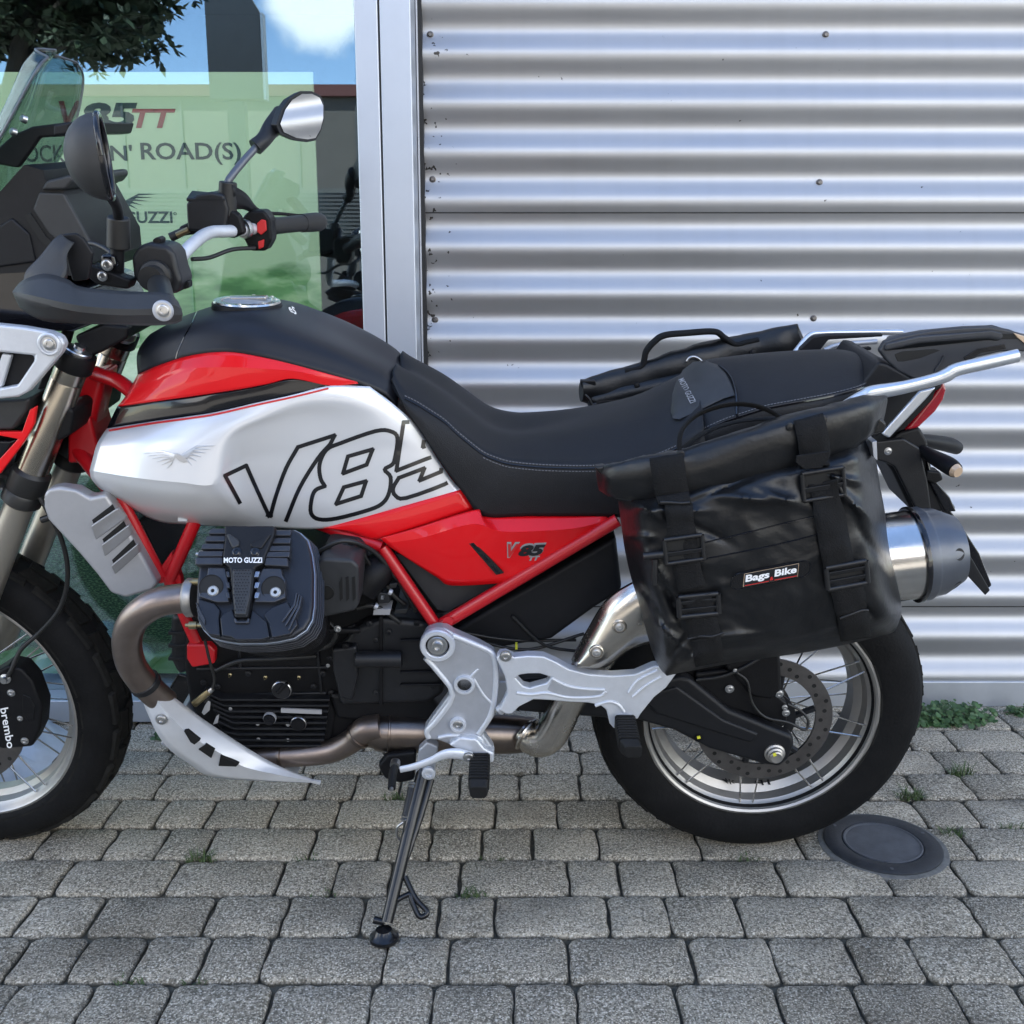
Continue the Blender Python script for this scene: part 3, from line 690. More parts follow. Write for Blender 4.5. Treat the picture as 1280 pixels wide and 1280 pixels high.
for px, py, n, h, lab in ((250, 1074, 42, .022, 'grass tuft in the joint below the skid plate'), (380, 1072, 14, .013, 'thin grass tuft in the joint left of the side stand'),
        (589, 1119, 34, .018, 'grass tuft in the joint right of the side stand loop'), (160, 1228, 18, .011, 'tiny yellow green tuft in the joint at the lower left corner'),
        (248, 1229, 14, .011, 'tiny green tuft in the lower joint beside a dark block'), (494, 996, 30, .014, 'grass tuft in the joint just under the gear pedal'),
        (1138, 996, 60, .026, 'spreading grass tuft right of the rear tyre'), (1190, 1041, 50, .016, 'moss green tuft in the joint right of the iron cover'),
        (1201, 968, 40, .03, 'grass tuft in the joint below the broad wall weed'), (1268, 1034, 26, .016, 'yellow green tuft at the right picture edge'), (612, 1073, 12, .01, 'wispy tuft in the row behind the side stand loop'),
        (936, 1072, 26, .012, 'thin tuft in the joint under the rear tyre'), (402, 1117, 10, .01, 'faint tuft in the joint two rows above the stand foot')):
    weed(px, py, .028, int(n * 1.5), h * 1.35, lab, True, TUFT)
# crumpled plastic sheet lying behind the front wheel
M['film'] = mat('crumpled_plastic_film', (.48, .53, .60), .3, 0, .3, .1, 20)
fb = []; nn = 14; c0 = G(55, 985)
for i in range(nn):
    for j in range(nn):
        x, y = (i / (nn - 1) - .5), (j / (nn - 1) - .5); z = .12 * max(0, 1 - 3.2 * (x * x + y * y)) + .05 * noise.noise(Vector((x * 7, y * 7, 3))) * (1 - 1.6 * (x * x + y * y)) + .012
        fb.append(Vector((c0.x - .17 + x * .34 + .02 * noise.noise(Vector((x * 9, y * 9, 8))), 2.28 + y * .3, max(.004, z))))
o = mk('plastic_sheet', fb, [(i * nn + j, (i + 1) * nn + j, (i + 1) * nn + j + 1, i * nn + j + 1) for i in range(nn - 1) for j in range(nn - 1)], 'film', ang=25)
tag(o, 'pale crumpled plastic sheet lying on the paving behind the front wheel', 'sheet')
# ================================================================== MOTORCYCLE
bike = empty('motorcycle', None, BO, (LEAN, 0, 0))
tag(bike, 'red, silver and black adventure motorcycle leaning on its side stand in front of the shop', 'motorcycle')
XR, XF = .480, -1.082
# ------------------------------------------------------------------ wheels
def ring_loop(prof): return [(r, -t) for r, t in prof]
def wheel(name, uc, wc, tyre_prof, rim_prof, rr, n_sp, hub_r, fl_t, steer=0):
    w = empty(name, bike, (uc, 0, wc), (0, 0, steer))
    full = tyre_prof + [(r, -t) for r, t in reversed(tyre_prof[:-1])]
    inner = [(tyre_prof[0][0] - .004, -tyre_prof[0][1] + .006), (tyre_prof[0][0] - .004, tyre_prof[0][1] - .006)]
    lathe('tyre', ring_loop(full + inner), (0, 0, 0), (0, 1, 0), 'rubber', w, 96, closed=True, ang=40)
    lathe('rim', ring_loop(rim_prof), (0, 0, 0), (0, 1, 0), 'rim', w, 96, closed=True, ang=30)
    hb = [(0, .075), (.022, .075), (.022, .066), (hub_r * .55, fl_t + .016), (hub_r, fl_t + .006), (hub_r, fl_t - .004), (hub_r * .6, fl_t - .012), (hub_r * .6, -fl_t + .012), (hub_r, -fl_t + .004), (hub_r, -fl_t - .006), (hub_r * .5, -fl_t - .016), (.02, -.075), (0, -.075)]
    lathe('hub', ring_loop(hb), (0, 0, 0), (0, 1, 0), 'engine_grey', w, 32)
    me = None
    for i in range(n_sp):
        side = 1 if i % 2 else -1; sw = 1 if (i // 2) % 2 else -1
        base = 2 * math.pi * (i + .5 * ((i // 2) % 2)) / n_sp
        if me is None or side * sw not in me:
            me = me or {}
            if (side, sw) not in me:
                a0 = 0.0; a1 = sw * R(24)
                s0 = Vector((hub_r * .93 * math.sin(a0), -side * fl_t, hub_r * .93 * math.cos(a0))); s1 = Vector((rr * math.sin(a1), -side * rim_prof[2][1] * .80, rr * math.cos(a1)))
                vs, fs = tube_geo([s0, s1], .0018, 1, 6)
                o = mk('spoke', vs, fs, 'steel', w); me[(side, sw)] = o.data
                nl = None
            else: o = link('spoke', me[(side, sw)], None, w)
        o.rotation_euler = (0, base, 0)
    return w
RT = [(.218, .060), (.226, .066), (.240, .071), (.262, .075), (.286, .0735), (.303, .064), (.314, .045), (.3195, .022), (.3205, 0)]
RR_ = [(.229, .0665), (.2235, .0675), (.2195, .0645), (.2165, .056), (.208, .048), (.2035, .030), (.190, .020), (.190, -.020), (.2035, -.030), (.208, -.048), (.2165, -.056), (.2195, -.0645), (.2235, -.0675), (.229, -.0665), (.223, -.050), (.199, 0), (.223, .050)]
rw = wheel('rear_wheel', XR, .3205, RT, RR_, .211, 36, .062, .040)
FT = [(.2445, .044), (.252, .050), (.266, .0545), (.284, .0555), (.302, .051), (.315, .0405), (.3235, .021), (.325, 0)]
FR = [(.2525, .0495), (.2475, .0505), (.244, .0475), (.2405, .040), (.233, .034), (.228, .020), (.217, .013), (.217, -.013), (.228, -.020), (.233, -.034), (.2405, -.040), (.244, -.0475), (.2475, -.0505), (.2525, -.0495), (.246, -.036), (.225, 0), (.246, .036)]
STEER = R(-5)
fw = wheel('front_wheel', XF, .3285, FT, FR, .236, 36, .052, .034, STEER)
def treads(w, prof, rows, n, hgt, me_name='tread_block', m='rubber'):
    def at(t):
        p = sorted([(a[1], a[0]) for a in prof])
        for (t0, r0), (t1, r1) in zip(p[:-1], p[1:]):
            if t0 <= t <= t1: return r0 + (r1 - r0) * (t - t0) / (t1 - t0)
        return p[-1][1]
    for (ta, tb, skew, off, cover_) in rows:
        for sg in (1, -1):
            vs, fs = [], []
            dth = 2 * math.pi / n * cover_ / 2
            for lay in (0, 1):
                for k in range(4):
                    t = ta + (tb - ta) * k / 3; r = at(abs(t)) + (hgt if lay else -.003); s = 1 - (.10 if lay else 0)
                    for e in (-1, 1):
                        th = e * dth * s + skew * (k / 3 - .5); vs.append((r * math.sin(th), -sg * t, r * math.cos(th)))
            for k in range(3):
                a = k * 2; fs += [(8 + a, 8 + a + 1, 8 + a + 3, 8 + a + 2), (a, a + 2, 8 + a + 2, 8 + a), (a + 1, 8 + a + 1, 8 + a + 3, a + 3)]
            fs += [(0, 8, 9, 1), (6, 7, 15, 14)]
            o0 = mk(me_name, vs, fs, m, w, bevel=0, ang=25)
            for i in range(n):
                o = o0 if i == 0 else link(me_name, o0.data, None, w)
                o.rotation_euler = (0, 2 * math.pi * (i + off) / n, 0)
            if ta == 0: break
treads(fw, FT, [(.0285, .0545, .03, 0, .84), (.003, .025, -.02, .5, .78)], 24, .0075, m='tread')
treads(rw, RT, [(.040, .068, .10, 0, .82), (.003, .036, -.08, .5, .82)], 22, .0045, m='tread')
def brake_disc(w, ro, ri, t, name='brake_disc', holes=36):
    o = lathe(name, ring_loop([(ro, t + .0025), (ri, t + .0025), (ri, t - .0025), (ro, t - .0025)]), (0, 0, 0), (0, 1, 0), 'disc', w, 72, closed=True, ang=30)
    hm = MB()
    for i in range(holes):
        a = 2 * math.pi * i / holes; r = ri + (ro - ri) * (.30, .52, .72)[i % 3]
        hm.add(lathe_geo([(.0042, 0), (.0042, .0004), (0, .0004)], (r * math.cos(a), -t - .0024, r * math.sin(a)), (0, -1, 0), 10))
    hm.build('vent_holes', 'hole', w)['kind'] = 'stuff'
    return o
brake_disc(rw, .131, .099, .082)
lathe('sensor_ring', ring_loop([(.062, .083), (.044, .083), (.044, .079), (.062, .079)]), (0, 0, 0), (0, 1, 0), 'engine_grey', rw, 48, closed=True)
for i in range(6):
    a = 2 * math.pi * i / 6; tube('carrier_arm', [(.05 * math.cos(a), -.076, .05 * math.sin(a)), (.099 * math.cos(a + .25), -.081, .099 * math.sin(a + .25))], .007, 'engine_grey', rw, 1, 6)
brake_disc(fw, .160, .122, .070)
# marks drawn on the rear rim
for a, s in ((176, 'd1'), (197, '4k')):
    th = R(a); p = Vector((.1885 * math.sin(th), -.012, .1885 * math.cos(th))); tx = Vector((-math.cos(th), 0, math.sin(th)))
    text('ink_mark', s, p, tx * .03, (0, -.018, 0), 'print_black', rw, .01, lift=Vector((-math.sin(th), 0, -math.cos(th))) * .0012)
# ------------------------------------------------------------------ front brake caliper and hose
cal = tprism('brake_caliper', [(-20, 850), (8, 832), (26, 836), (40, 852), (52, 884), (50, 912), (40, 934), (4, 937), (-20, 930)], .118, .072, 'engine', bike, .006, 3)
tprism('caliper_bridge', [(28, 868), (38, 872), (44, 884), (42, 900), (34, 902), (27, 890)], .1195, .10, 'engine', cal, .002)
for x, y, r in ((14, 866, .006), (25, 898, .0045), (31, 926, .006), (-10, 920, .006)): bolt(P(x, y, .118), cal, r)
lathe('banjo_fitting', [(.010, 0), (.010, .008), (.006, .010), (.006, .016), (0, .016)], P(9, 846, .112), TV, 'bolt', cal, 16)
a, b_ = P(0, 886, .1192), P(9, 936, .1192)
text('lettering', 'brembo', a, b_ - a, (P(10, 884, .1192) - a), 'white', cal, .012)
tube('brake_hose', tp((9, 846, .118), (14, 838, .12), (26, 812, .11), (48, 792, .10), (72, 765, .10), (83, 735, .10), (84, 705, .11), (76, 672, .12), (60, 640, .13), (50, 622, .13)), .0042, 'hose', bike, 6, 10)
tube('hose_clip', tp((52, 650, .128), (64, 646, .128)), .006, 'hose', bike, 2, 8)
# ------------------------------------------------------------------ fork
def fork_leg(sg):
    T = .105 * sg
    a, b_ = P(99, 436, .105), P(37, 598, .105); a.y = b_.y = -T
    d = (b_ - a).normalized()
    f = empty('fork_leg', bike)
    def L_(s): return a + d * s
    tot = (b_ - a).length
    lathe('upper_tube', [(.0, .028), (.0262, .028), (.0262, .058), (.0255, .060), (.0262, .062), (.0268, tot * .8), (.0268, tot + .03), (0, tot + .03)], a, d, 'fork', f, 32)
    lathe('top_clamp', [(.0, .006), (.031, .006), (.032, .012), (.032, .034), (.030, .037), (0, .037)], a, d, 'engine', f, 32)
    c = lathe('fork_cap', [(0, -.006), (.010, -.006), (.010, -.001), (.012, 0), (.021, .001), (.0225, .003), (.0225, .008), (0, .008)], a, d, 'bolt', f, 28)
    lathe('dust_collar', [(0, tot - .020), (.0275, tot - .020), (.0325, tot - .014), (.0335, tot + .018), (.031, tot + .024), (.0335, tot + .028), (.0335, tot + .046), (.026, tot + .052), (0, tot + .052)], a, d, 'hose', f, 32)
    lathe('lower_leg', [(0, tot + .04), (.0248, tot + .04), (.0252, tot + .10), (.0262, tot + .36), (.03, tot + .42), (.03, tot + .48), (0, tot + .48)], a, d, 'fork_low', f, 32)
    return f
fork_leg(1); fork_leg(-1)
# triple clamps
tprism('top_yoke', [(92, 420), (130, 405), (160, 408), (158, 424), (128, 440), (105, 450)], .10, -.10, 'engine', bike, .006)
tprism('lower_yoke', [(56, 520), (84, 508), (92, 514), (88, 544), (74, 552), (58, 548)], .12, -.12, 'engine', bike, .008)
tprism('fork_plate', [(78, 410), (92, 412), (60, 520), (32, 590), (14, 588), (40, 500)], .065, .055, 'matt_black', bike, .003)
lathe('stem_nut', [(0, -.012), (.012, -.012), (.016, -.006), (.022, 0), (.022, .012), (.016, .02), (0, .02)], P(156, 412, 0), P(133, 470, 0) - P(156, 412, 0), 'bolt', bike, 24)
# front mudguard, red flank and the silver lamp frame at the picture's left edge
tprism('lamp_bezel', [(-60, 418), (0, 406), (28, 409), (62, 415), (76, 421), (81, 431), (76, 442), (35, 490), (22, 497), (-60, 503)], .150, .138, 'matt_black', bike, .004)
lf = ring_prism('lamp_frame', [(-60, 400), (0, 406), (28, 409), (62, 415), (76, 421), (81, 431), (76, 442), (35, 490), (22, 497), (0, 499), (-60, 503)], [[(-50, 440), (2, 441), (42, 445), (41, 452), (21, 482), (0, 486), (-50, 487)]], .172, .151, 'alu', bike, .006)
tprism('frame_rib', [(-12, 486), (2, 484), (14, 444), (2, 442)], .164, .152, 'alu', lf, .003)
lathe('boss', [(.0185, -.004), (.0185, .003), (.016, .005), (.0135, .0045), (.0125, .001), (0, .001)], P(62, 430, .172), TV, 'alu', lf, 28)
bolt(P(62, 430, .1735), lf, .0085)
tprism('red_flank', [(-50, 539), (0, 540), (27, 540), (37, 512), (45, 508), (42, 530), (30, 552), (0, 592), (-50, 640), (-50, 630), (0, 573), (22, 549), (0, 545), (-50, 546)], .145, .135, 'red', bike, .002)
tprism('nose_cowl', [(-70, 503), (20, 500), (37, 498), (33, 515), (16, 538), (-70, 540)], .138, -.138, 'grey_plastic', bike, .006)
tprism('nose_lower', [(-70, 548), (20, 550), (0, 580), (-70, 650)], .128, -.128, 'gloss_black', bike, .006)
patch('mudguard', [[(-110, 640, .07), (-40, 606, .075), (12, 612, .07)], [(-110, 640, .03), (-40, 596, .04), (16, 604, .04)], [(-110, 638, 0), (-40, 592, 0), (18, 602, 0)]], 'alu_dark', bike, 6, 3, mirror=True)
# cooler shroud with louvres
sh = tprism('cooler_shroud', [(54, 618), (60, 611), (74, 609), (95, 612), (112, 622), (132, 618), (146, 640), (168, 678), (197, 730), (190, 738), (157, 748), (138, 742), (121, 719), (98, 692), (59, 650), (54, 634)], .150, .120, 'shroud', bike, .010, 4)
prism('shroud_flank', [P(112, 640, .150), P(144, 640, .150), P(196, 728, .140), P(150, 742, .140), P(130, 728, .150)], (0, .006, 0), 'alu_dark', sh, .002)
for q in ([(113, 658), (146, 636), (158, 648), (119, 676)], [(126, 682), (160, 657), (165, 668), (130, 697)], [(138, 708), (172, 680), (175, 690), (143, 719)]):
    (ax, ay), (bx, by), (cx, cy), (dx, dy) = q
    g_ = prism('louvre', [P(ax, ay, .166), P(bx, by, .172), P(cx, cy, .154), P(dx, dy, .151)], (0, .012, 0), 'shroud', sh, .003)
    tprism('louvre_gap', [(ax + 6, ay + 2), (bx - 2, by + 3), (bx - 6, by - 5), (ax + 2, ay - 8)], .1515, .148, 'hole', sh, 0)
tprism('radiator_core', [(128, 650), (176, 650), (206, 716), (196, 730), (160, 690)], .09, -.09, 'engine', bike, .004)
# ------------------------------------------------------------------ frame
def T2(name, a, b_, r, m='frame_red', par=None, mid=None):
    pts = [P(*a)] + ([P(*q) for q in mid] if mid else []) + [P(*b_)]
    return tube(name, pts, r, m, par or bike, 5, 16)
for s in (1, -1):
    T2('frame_tube', (150, 620, .115 * s) if s > 0 else (150, 620, -.115), (205, 726, .115 * s), .0095)
    T2('frame_tube', (262, 610, .12 * s), (212, 724, .115 * s), .0115)
    T2('frame_tube', (209, 718, .115 * s), (250, 812, .118 * s), .0115)
    T2('frame_tube', (118, 466, .03 * s), (176, 500, .10 * s), .013, mid=[(150, 478, .06 * s)])
    T2('frame_tube', (96, 560, .03 * s), (160, 640, .11 * s), .014)
    T2('frame_tube', (478, 684, .152 * s), (545, 782, .165 * s), .0105)
    T2('frame_tube', (553, 780, .165 * s), (772, 650, .165 * s), .0115)
    T2('frame_tube', (260, 600, .09 * s), (478, 684, .148 * s), .011, mid=[(360, 640, .10 * s)])
tprism('steering_head', [(98, 470), (134, 462), (120, 520), (112, 582), (82, 574), (90, 520)], .034, -.034, 'frame_red', bike, .012, 3)
tprism('head_gusset', [(84, 545), (112, 520), (122, 556), (118, 578), (84, 580)], .045, -.045, 'frame_red', bike, .006)
tprism('frame_bracket', [(233, 806), (262, 806), (269, 814), (268, 830), (240, 835), (233, 824)], .135, .10, 'frame_red', bike, .004, 3)
tprism('frame_gusset', [(196, 716), (214, 690), (226, 722), (230, 760), (214, 742)], .118, .10, 'frame_red', bike, .003)
lathe('frame_plug', [(.009, 0), (.009, .003), (0, .003)], P(560, 776, .178), TV, 'frame_red', bike, 14)
# ------------------------------------------------------------------ engine
tprism('crankcase', [(232, 770), (300, 700), (400, 690), (470, 740), (520, 790), (540, 850), (524, 890), (430, 935), (260, 925), (236, 880), (228, 830)], .12, -.12, 'engine', bike, .01)
tprism('alternator_cover', [(212, 770), (240, 764), (244, 838), (222, 846), (212, 826)], .10, -.10, 'engine_grey', bike, .012)
for y in (790, 806, 822): tprism('cover_rib', [(210, y), (246, y), (246, y + 4), (210, y + 4)], .103, -.10, 'engine_grey', bike, .001)
sp = tprism('sump', [(272, 872), (410, 868), (420, 890), (416, 925), (390, 940), (290, 934), (268, 905)], .125, -.125, 'engine', bike, .008)
for i in range(9):
    y = 874 + i * 7.2; x0 = 266 + (i if i < 4 else 4) * 4 + (max(0, i - 5) * 5)
    q = [(x0 - 12, y - 10 if i < 6 else y - 4), (x0 + 10, y), (412 - i, y), (412 - i, y + 2.6), (x0 + 10, y + 2.6), (x0 - 12, y - 7 if i < 6 else y - 2)]
    tprism('cooling_fin', q, .142, .118, 'engine_grey', sp, .0008)
def knob(name, px, py, t, r, m='engine_grey', ring='bolt'):
    k = lathe(name, [(r, 0), (r, .010), (r * .9, .013), (0, .013)], P(px, py, t), TV, m, bike, 28)
    if ring: lathe('knob_rim', [(r * 1.08, .002), (r * 1.08, .008), (r * .97, .010), (r * .97, .002)], P(px, py, t), TV, ring, k, 28, closed=True)
    return k
k = knob('oil_filler_cap', 353, 860, .150, .0165); p = P(353, 860, .164)
MB().box(p, .028, .010, .006, Matrix.Rotation(R(-45), 3, 'Y')).build('grip_bar', 'engine', k, bevel=.0015)
knob('oil_level_window', 338, 896, .142, .011, 'gloss_black', 'alu_dark'); knob('sump_plug', 374, 902, .142, .0135, 'engine', 'bolt')
tprism('number_plate_tag', [(351, 886), (402, 888), (402, 893), (351, 891)], .1445, .14, 'tag', bike, .0005)
for x, y in ((322, 905), (360, 906), (323, 924), (360, 925), (410, 832), (288, 886)): bolt(P(x, y, .140), bike, .003)
for x, y in ((288, 843), (332, 846), (374, 846)):
    c = lathe('cable_clip', [(.0035, 0), (.0035, .003), (.0018, .004), (.0012, .010), (0, .010)], P(x, y, .135), TV, 'brass', bike, 12)
bh = tprism('bell_housing', [(415, 826), (446, 784), (478, 772), (530, 778), (552, 800), (556, 868), (536, 880), (424, 884), (418, 850)], .150, -.15, 'engine_grey', bike, .012, 3)
tprism('housing_flange', [(474, 771), (478, 771), (478, 882), (474, 882)], .156, .14, 'engine', bh, .001)
tube('starter_motor', tp((444, 824, .165), (503, 824, .165)), [.0145, .0145], 'engine_grey', bike, 2, 24, bevel=.003)
tprism('starter_flange', [(414, 812), (446, 808), (447, 848), (440, 878), (424, 872), (416, 840)], .168, .14, 'engine_grey', bh, .006)
for y in (800, 840, 856): tprism('housing_rib', [(500, y), (552, y - 1), (552, y + 2), (500, y + 2)], .158, .14, 'engine', bh, .002)
for x, y in ((432, 808), (412, 823), (521, 779), (423, 783)): bolt(P(x, y, .17), bh, .0045, m='engine')
tprism('gearbox', [(410, 868), (540, 872), (560, 900), (540, 912), (420, 900)], .135, -.135, 'engine', bike, .01)
for x, y, w_, h_ in ((398, 786, 12, 4), (428, 788, 22, 3)): tube('breather_pipe', tp((x - w_, y, .18), (x + w_, y, .18)), .005, 'engine', bike, 2, 10)
bolt(P(422, 786, .185), bike, .005)
for x0, y0, x1, y1 in ((246, 836, 410, 834), (250, 870, 408, 866), (300, 812, 300, 834), (396, 800, 402, 866), (420, 790, 470, 772)):
    tube('casting_rib', tp((x0, y0, .121), (x1, y1, .121)), .0035, 'engine_grey', bike, 1, 8)
for x, y in ((254, 853), (272, 858), (310, 842), (404, 842), (392, 858), (414, 866), (470, 800), (470, 866), (486, 790), (540, 858), (536, 800), (462, 780)): bolt(P(x, y, .152 if x > 440 else .124), bike, .0048, m='engine_grey')
for a in (((404, 770, .16), (420, 790, .17), (412, 806, .165), (396, 812, .15)), ((452, 706, .14), (476, 722, .15), (492, 744, .15), (512, 760, .14)), ((446, 760, .16), (470, 758, .16), (500, 778, .15)), ((398, 690, .20), (430, 676, .2), (468, 690, .17), (500, 730, .15), (520, 764, .14)), ((270, 838, .13), (300, 826, .135), (340, 824, .135), (396, 820, .14))):
    tube('engine_hose', tp(*a), .0042, 'hose', bike, 5, 10)
for x, y in ((420, 786), (488, 740), (470, 758)): lathe('hose_clamp', [(.0052, -.003), (.006, 0), (.0052, .003)], P(x, y, .165), (1, 0, -.6), 'alu_dark', bike, 12)
tprism('lambda_plug', [(470, 740), (486, 742), (488, 754), (472, 756)], .165, .14, 'engine_grey', bike, .003)
# left cylinder: its axis points out and up
AX = Vector((0, -.80, .60))
def tc_f(x, y): return .250 + (y - 661) * .00100
def Z8(pts, off=0.0):
    return [P(230 + a * .1797, 640 + b_ * .1797, tc_f(0, 640 + b_ * .1797)) + AX * off for a, b_ in pts]
cyl = empty('cylinder', bike)
COVER = [(190, 118), (755, 118), (800, 140), (850, 190), (880, 290), (897, 420), (895, 640), (880, 740), (840, 810), (755, 868), (640, 893), (540, 904), (370, 905), (270, 890), (180, 866), (130, 815), (95, 755), (80, 640), (88, 480), (110, 320), (150, 190)]
hd = Z8(COVER)
rc = prism('rocker_cover', hd, AX * -.030, 'cover_dark', bike, .006, 3)
ctr = sum(hd, Vector()) / len(hd)
def scale(pts, s, off): return [ctr + (p - ctr) * s + AX * off for p in pts]
def band(name, s0, s1, o0, o1, m, par):
    """raised rim that follows the cover's outline"""
    A, B, C, D = scale(hd, s0, o0), scale(hd, s1, o0), scale(hd, s1, o1), scale(hd, s0, o1); n = len(A)
    vs = A + B + C + D; fs = []
    for i in range(n):
        j = (i + 1) % n
        for q in range(4): fs.append((q * n + i, q * n + j, ((q + 1) % 4) * n + j, ((q + 1) % 4) * n + i))
    return mk(name, vs, fs, m, par, bevel=.0015, ang=30)
band('cover_rim', .965, 1.018, -.026, -.012, 'cover_edge', rc)
for i in range(4):
    prism('cooling_fin', scale(hd, 1.035 + .008 * i, -.036 - .0115 * i), AX * -.0035, 'cover', cyl, .001)
prism('barrel', scale(hd, .90, -.030), AX * -.19, 'engine', cyl, .006)
for i in range(7): prism('cooling_fin', scale(hd, .99 - .01 * i, -.085 - .014 * i), AX * -.003, 'engine', cyl, .001)
def pad(name, pts, h, m, bev=.0025, par=None): return prism(name, Z8(pts, h), AX * -(h + .004), m, par or rc, bev, 2)
pad('cover_panel', [(100, 330), (288, 330), (288, 384), (95, 384)], .016, 'cover')
pad('cover_panel', [(582, 330), (735, 335), (738, 396), (570, 388)], .016, 'cover')
for side, ys in ((0, (120, 176, 232, 286)), (1, (132, 190, 246, 290))):
    for i, y in enumerate(ys):
        h = .006 + .003 * i
        q = [(194 - i * 24, y), (306 - i * 5, y), (302 - i * 5, y + 40), (172 - i * 22, y + 40)] if side == 0 else [(645 - i * 18, y), (752, y), (745, y + 40), (628 - i * 18, y + 40)]
        pad('cover_step', q, h, 'cover', .002)
pl_ = pad('bolt_panel', [(180, 398), (300, 400), (318, 470), (330, 640), (240, 640), (118, 602), (132, 480), (176, 450)], .013, 'cover')
pr_ = pad('bolt_panel', [(560, 402), (690, 405), (694, 450), (716, 480), (718, 610), (640, 640), (498, 640), (530, 470)], .013, 'cover')
pad('lower_panel', [(108, 608), (226, 642), (262, 690), (252, 745), (262, 872), (178, 858), (104, 752)], .009, 'cover_dark')
pad('lower_panel', [(722, 628), (620, 668), (580, 700), (560, 725), (598, 780), (620, 884), (748, 858), (800, 790), (770, 700)], .009, 'cover_dark')
pad('centre_panel', [(286, 716), (348, 678), (372, 750), (468, 752), (482, 684), (586, 772), (606, 880), (545, 898), (372, 900), (340, 880), (276, 870), (262, 748)], .011, 'cover_dark')
pad('centre_step', [(365, 752), (380, 748), (390, 770), (450, 770), (460, 748), (474, 752), (466, 786), (372, 786)], .016, 'cover')
for i in range(3):
    x = 690 + i * 22; pad('side_rib', [(x, 770 + i * 28), (x + 8, 776 + i * 28), (786 + i * 16, 660 + i * 8), (800 + i * 16, 575 + i * 10), (790 + i * 16, 575 + i * 10), (772 + i * 16, 650 + i * 8)], .013, 'cover', .001)
    pad('side_rib', [(96 + i * 4, 640 + i * 28), (104 + i * 4, 640 + i * 28), (164, 760 + i * 12), (158, 768 + i * 12)], .013, 'cover', .001)
for x, y in ((205, 532), (636, 542)):
    p = Z8([(x, y)], .0138)[0]
    lathe('recess', [(.0190, .0012), (.0178, .0022), (.0172, -.006), (0, -.006)], p, AX, 'hole', rc, 28)
    lathe('cover_bolt', [(.0088, 0), (.0086, .006), (.0070, .0078), (.0030, .0078), (.0027, .005), (0, .005)], Z8([(x + 14, y + 30)], .0085)[0], AX, 'cover_bolt', rc, 20)
vi = pad('centre_insert', [(300, 116), (306, 200), (290, 330), (292, 372), (338, 412), (352, 560), (372, 752), (464, 752), (500, 560), (512, 412), (574, 380), (590, 320), (646, 180), (650, 116)], .020, 'matt_black', .004, bike)
pad('insert_ridge', [(318, 180), (345, 176), (412, 224), (408, 262), (362, 280)], .024, 'grey_plastic', .003, vi)
pad('insert_ridge', [(632, 180), (600, 186), (480, 240), (486, 270), (560, 282)], .0235, 'matt_black', .003, vi)
for x in (388, 515): bolt(Z8([(x, 302)], .020)[0], vi, .0062, AX, 'insert_screw', 'gloss_black')
pad('insert_tongue', [(360, 418), (500, 418), (486, 600), (456, 735), (380, 735), (366, 600)], .0235, 'grey_plastic', .003, vi)
for row in range(14):
    mb = MB()
    for c_ in range(6):
        x = 376 + c_ * 20 + (row % 2) * 10 - 0; y = 430 + row * 21
        if 366 + (y - 418) * .05 < x < 492 - (y - 418) * .13: mb.add(lathe_geo([(.0014, 0), (.0012, .0006), (0, .0006)], Z8([(x, y)], .0235)[0], AX, 6))
    if mb.v: mb.build('dimples', 'matt_black', vi)['kind'] = 'stuff'
for sgn, xs in ((0, (312, 330)), (1, (508, 545))):
    for y in (430, 505, 575):
        q = [(xs[0], y), (xs[1] + 4, y), (xs[1] + 10, y + 40), (xs[0] + 8, y + 40)] if sgn == 0 else [(xs[0] + 6, y), (xs[1], y), (xs[1] - 12, y + 40), (xs[0] - 4, y + 40)]
        pad('insert_tooth', q, .0175, 'cover_edge' if sgn else 'cover', .001, vi)
a = Z8([(302, 376), (566, 376), (302, 338)], .0212)
text('lettering', 'MOTO GUZZI', a[0], a[1] - a[0], a[2] - a[0], 'white', vi, .03)
for x, y in ((105, 245), (58, 443), (30, 752)):
    p = Z8([(x, y)], -.045)[0]; lathe('stud_nut', [(0, -.02), (.0035, -.02), (.0035, .0), (.0062, .0), (.0062, .012), (.003, .012), (.003, .018), (0, .018)], p, (-1, 0, 0), 'brass' if y > 400 else 'bolt', cyl, 12)
# exhaust flange, throttle body cover and wiring
lathe('exhaust_flange', [(0, 0), (.030, 0), (.032, .004), (.032, .012), (.028, .016), (0, .016)], P(244, 747, .268), P(236, 747, .268) - P(244, 747, .268), 'rim', bike, 28)
tcv = tprism('throttle_cover', [(396, 704), (404, 698), (440, 700), (449, 708), (448, 756), (444, 764), (398, 774), (394, 760)], .245, .12, 'grey_plastic', bike, .006, 3)
lathe('cover_recess', [(.0135, .001), (.0122, .002), (.0118, -.006), (0, -.006)], P(408, 740, .246), TV, 'hole', tcv, 24)
for x in (424, 432, 440): tprism('cover_slot', [(x, 722 if x > 424 else 728), (x + 3.5, 721), (x + 4.5, 748), (x + 1, 752)], .2465, .243, 'hole', tcv, 0)
tube('air_duct', tp((452, 735, .16), (470, 715, .15), (486, 700, .12)), [.030, .030, .026], 'engine', bike, 5, 18)
for i in range(5): tube('injector_lead', tp((400 + i * 9, 694, .17), (418 + i * 7, 684 - i * 2, .18), (440 + i * 5, 690 + i * 3, .17), (462 + i * 4, 704 + i * 6, .15)), .0028, 'hose', bike, 5, 8)
for x, y, w_, h_ in ((467, 762, 22, 7), (476, 744, 6, 6), (487, 730, 10, 5), (494, 762, 16, 5)):
    tprism('connector', [(x, y), (x + w_, y - 1), (x + w_ - 2, y + h_), (x - 1, y + h_)], .165, .13, 'tag' if w_ > 20 else 'alu_dark' if w_ < 8 else 'hose', bike, .001)
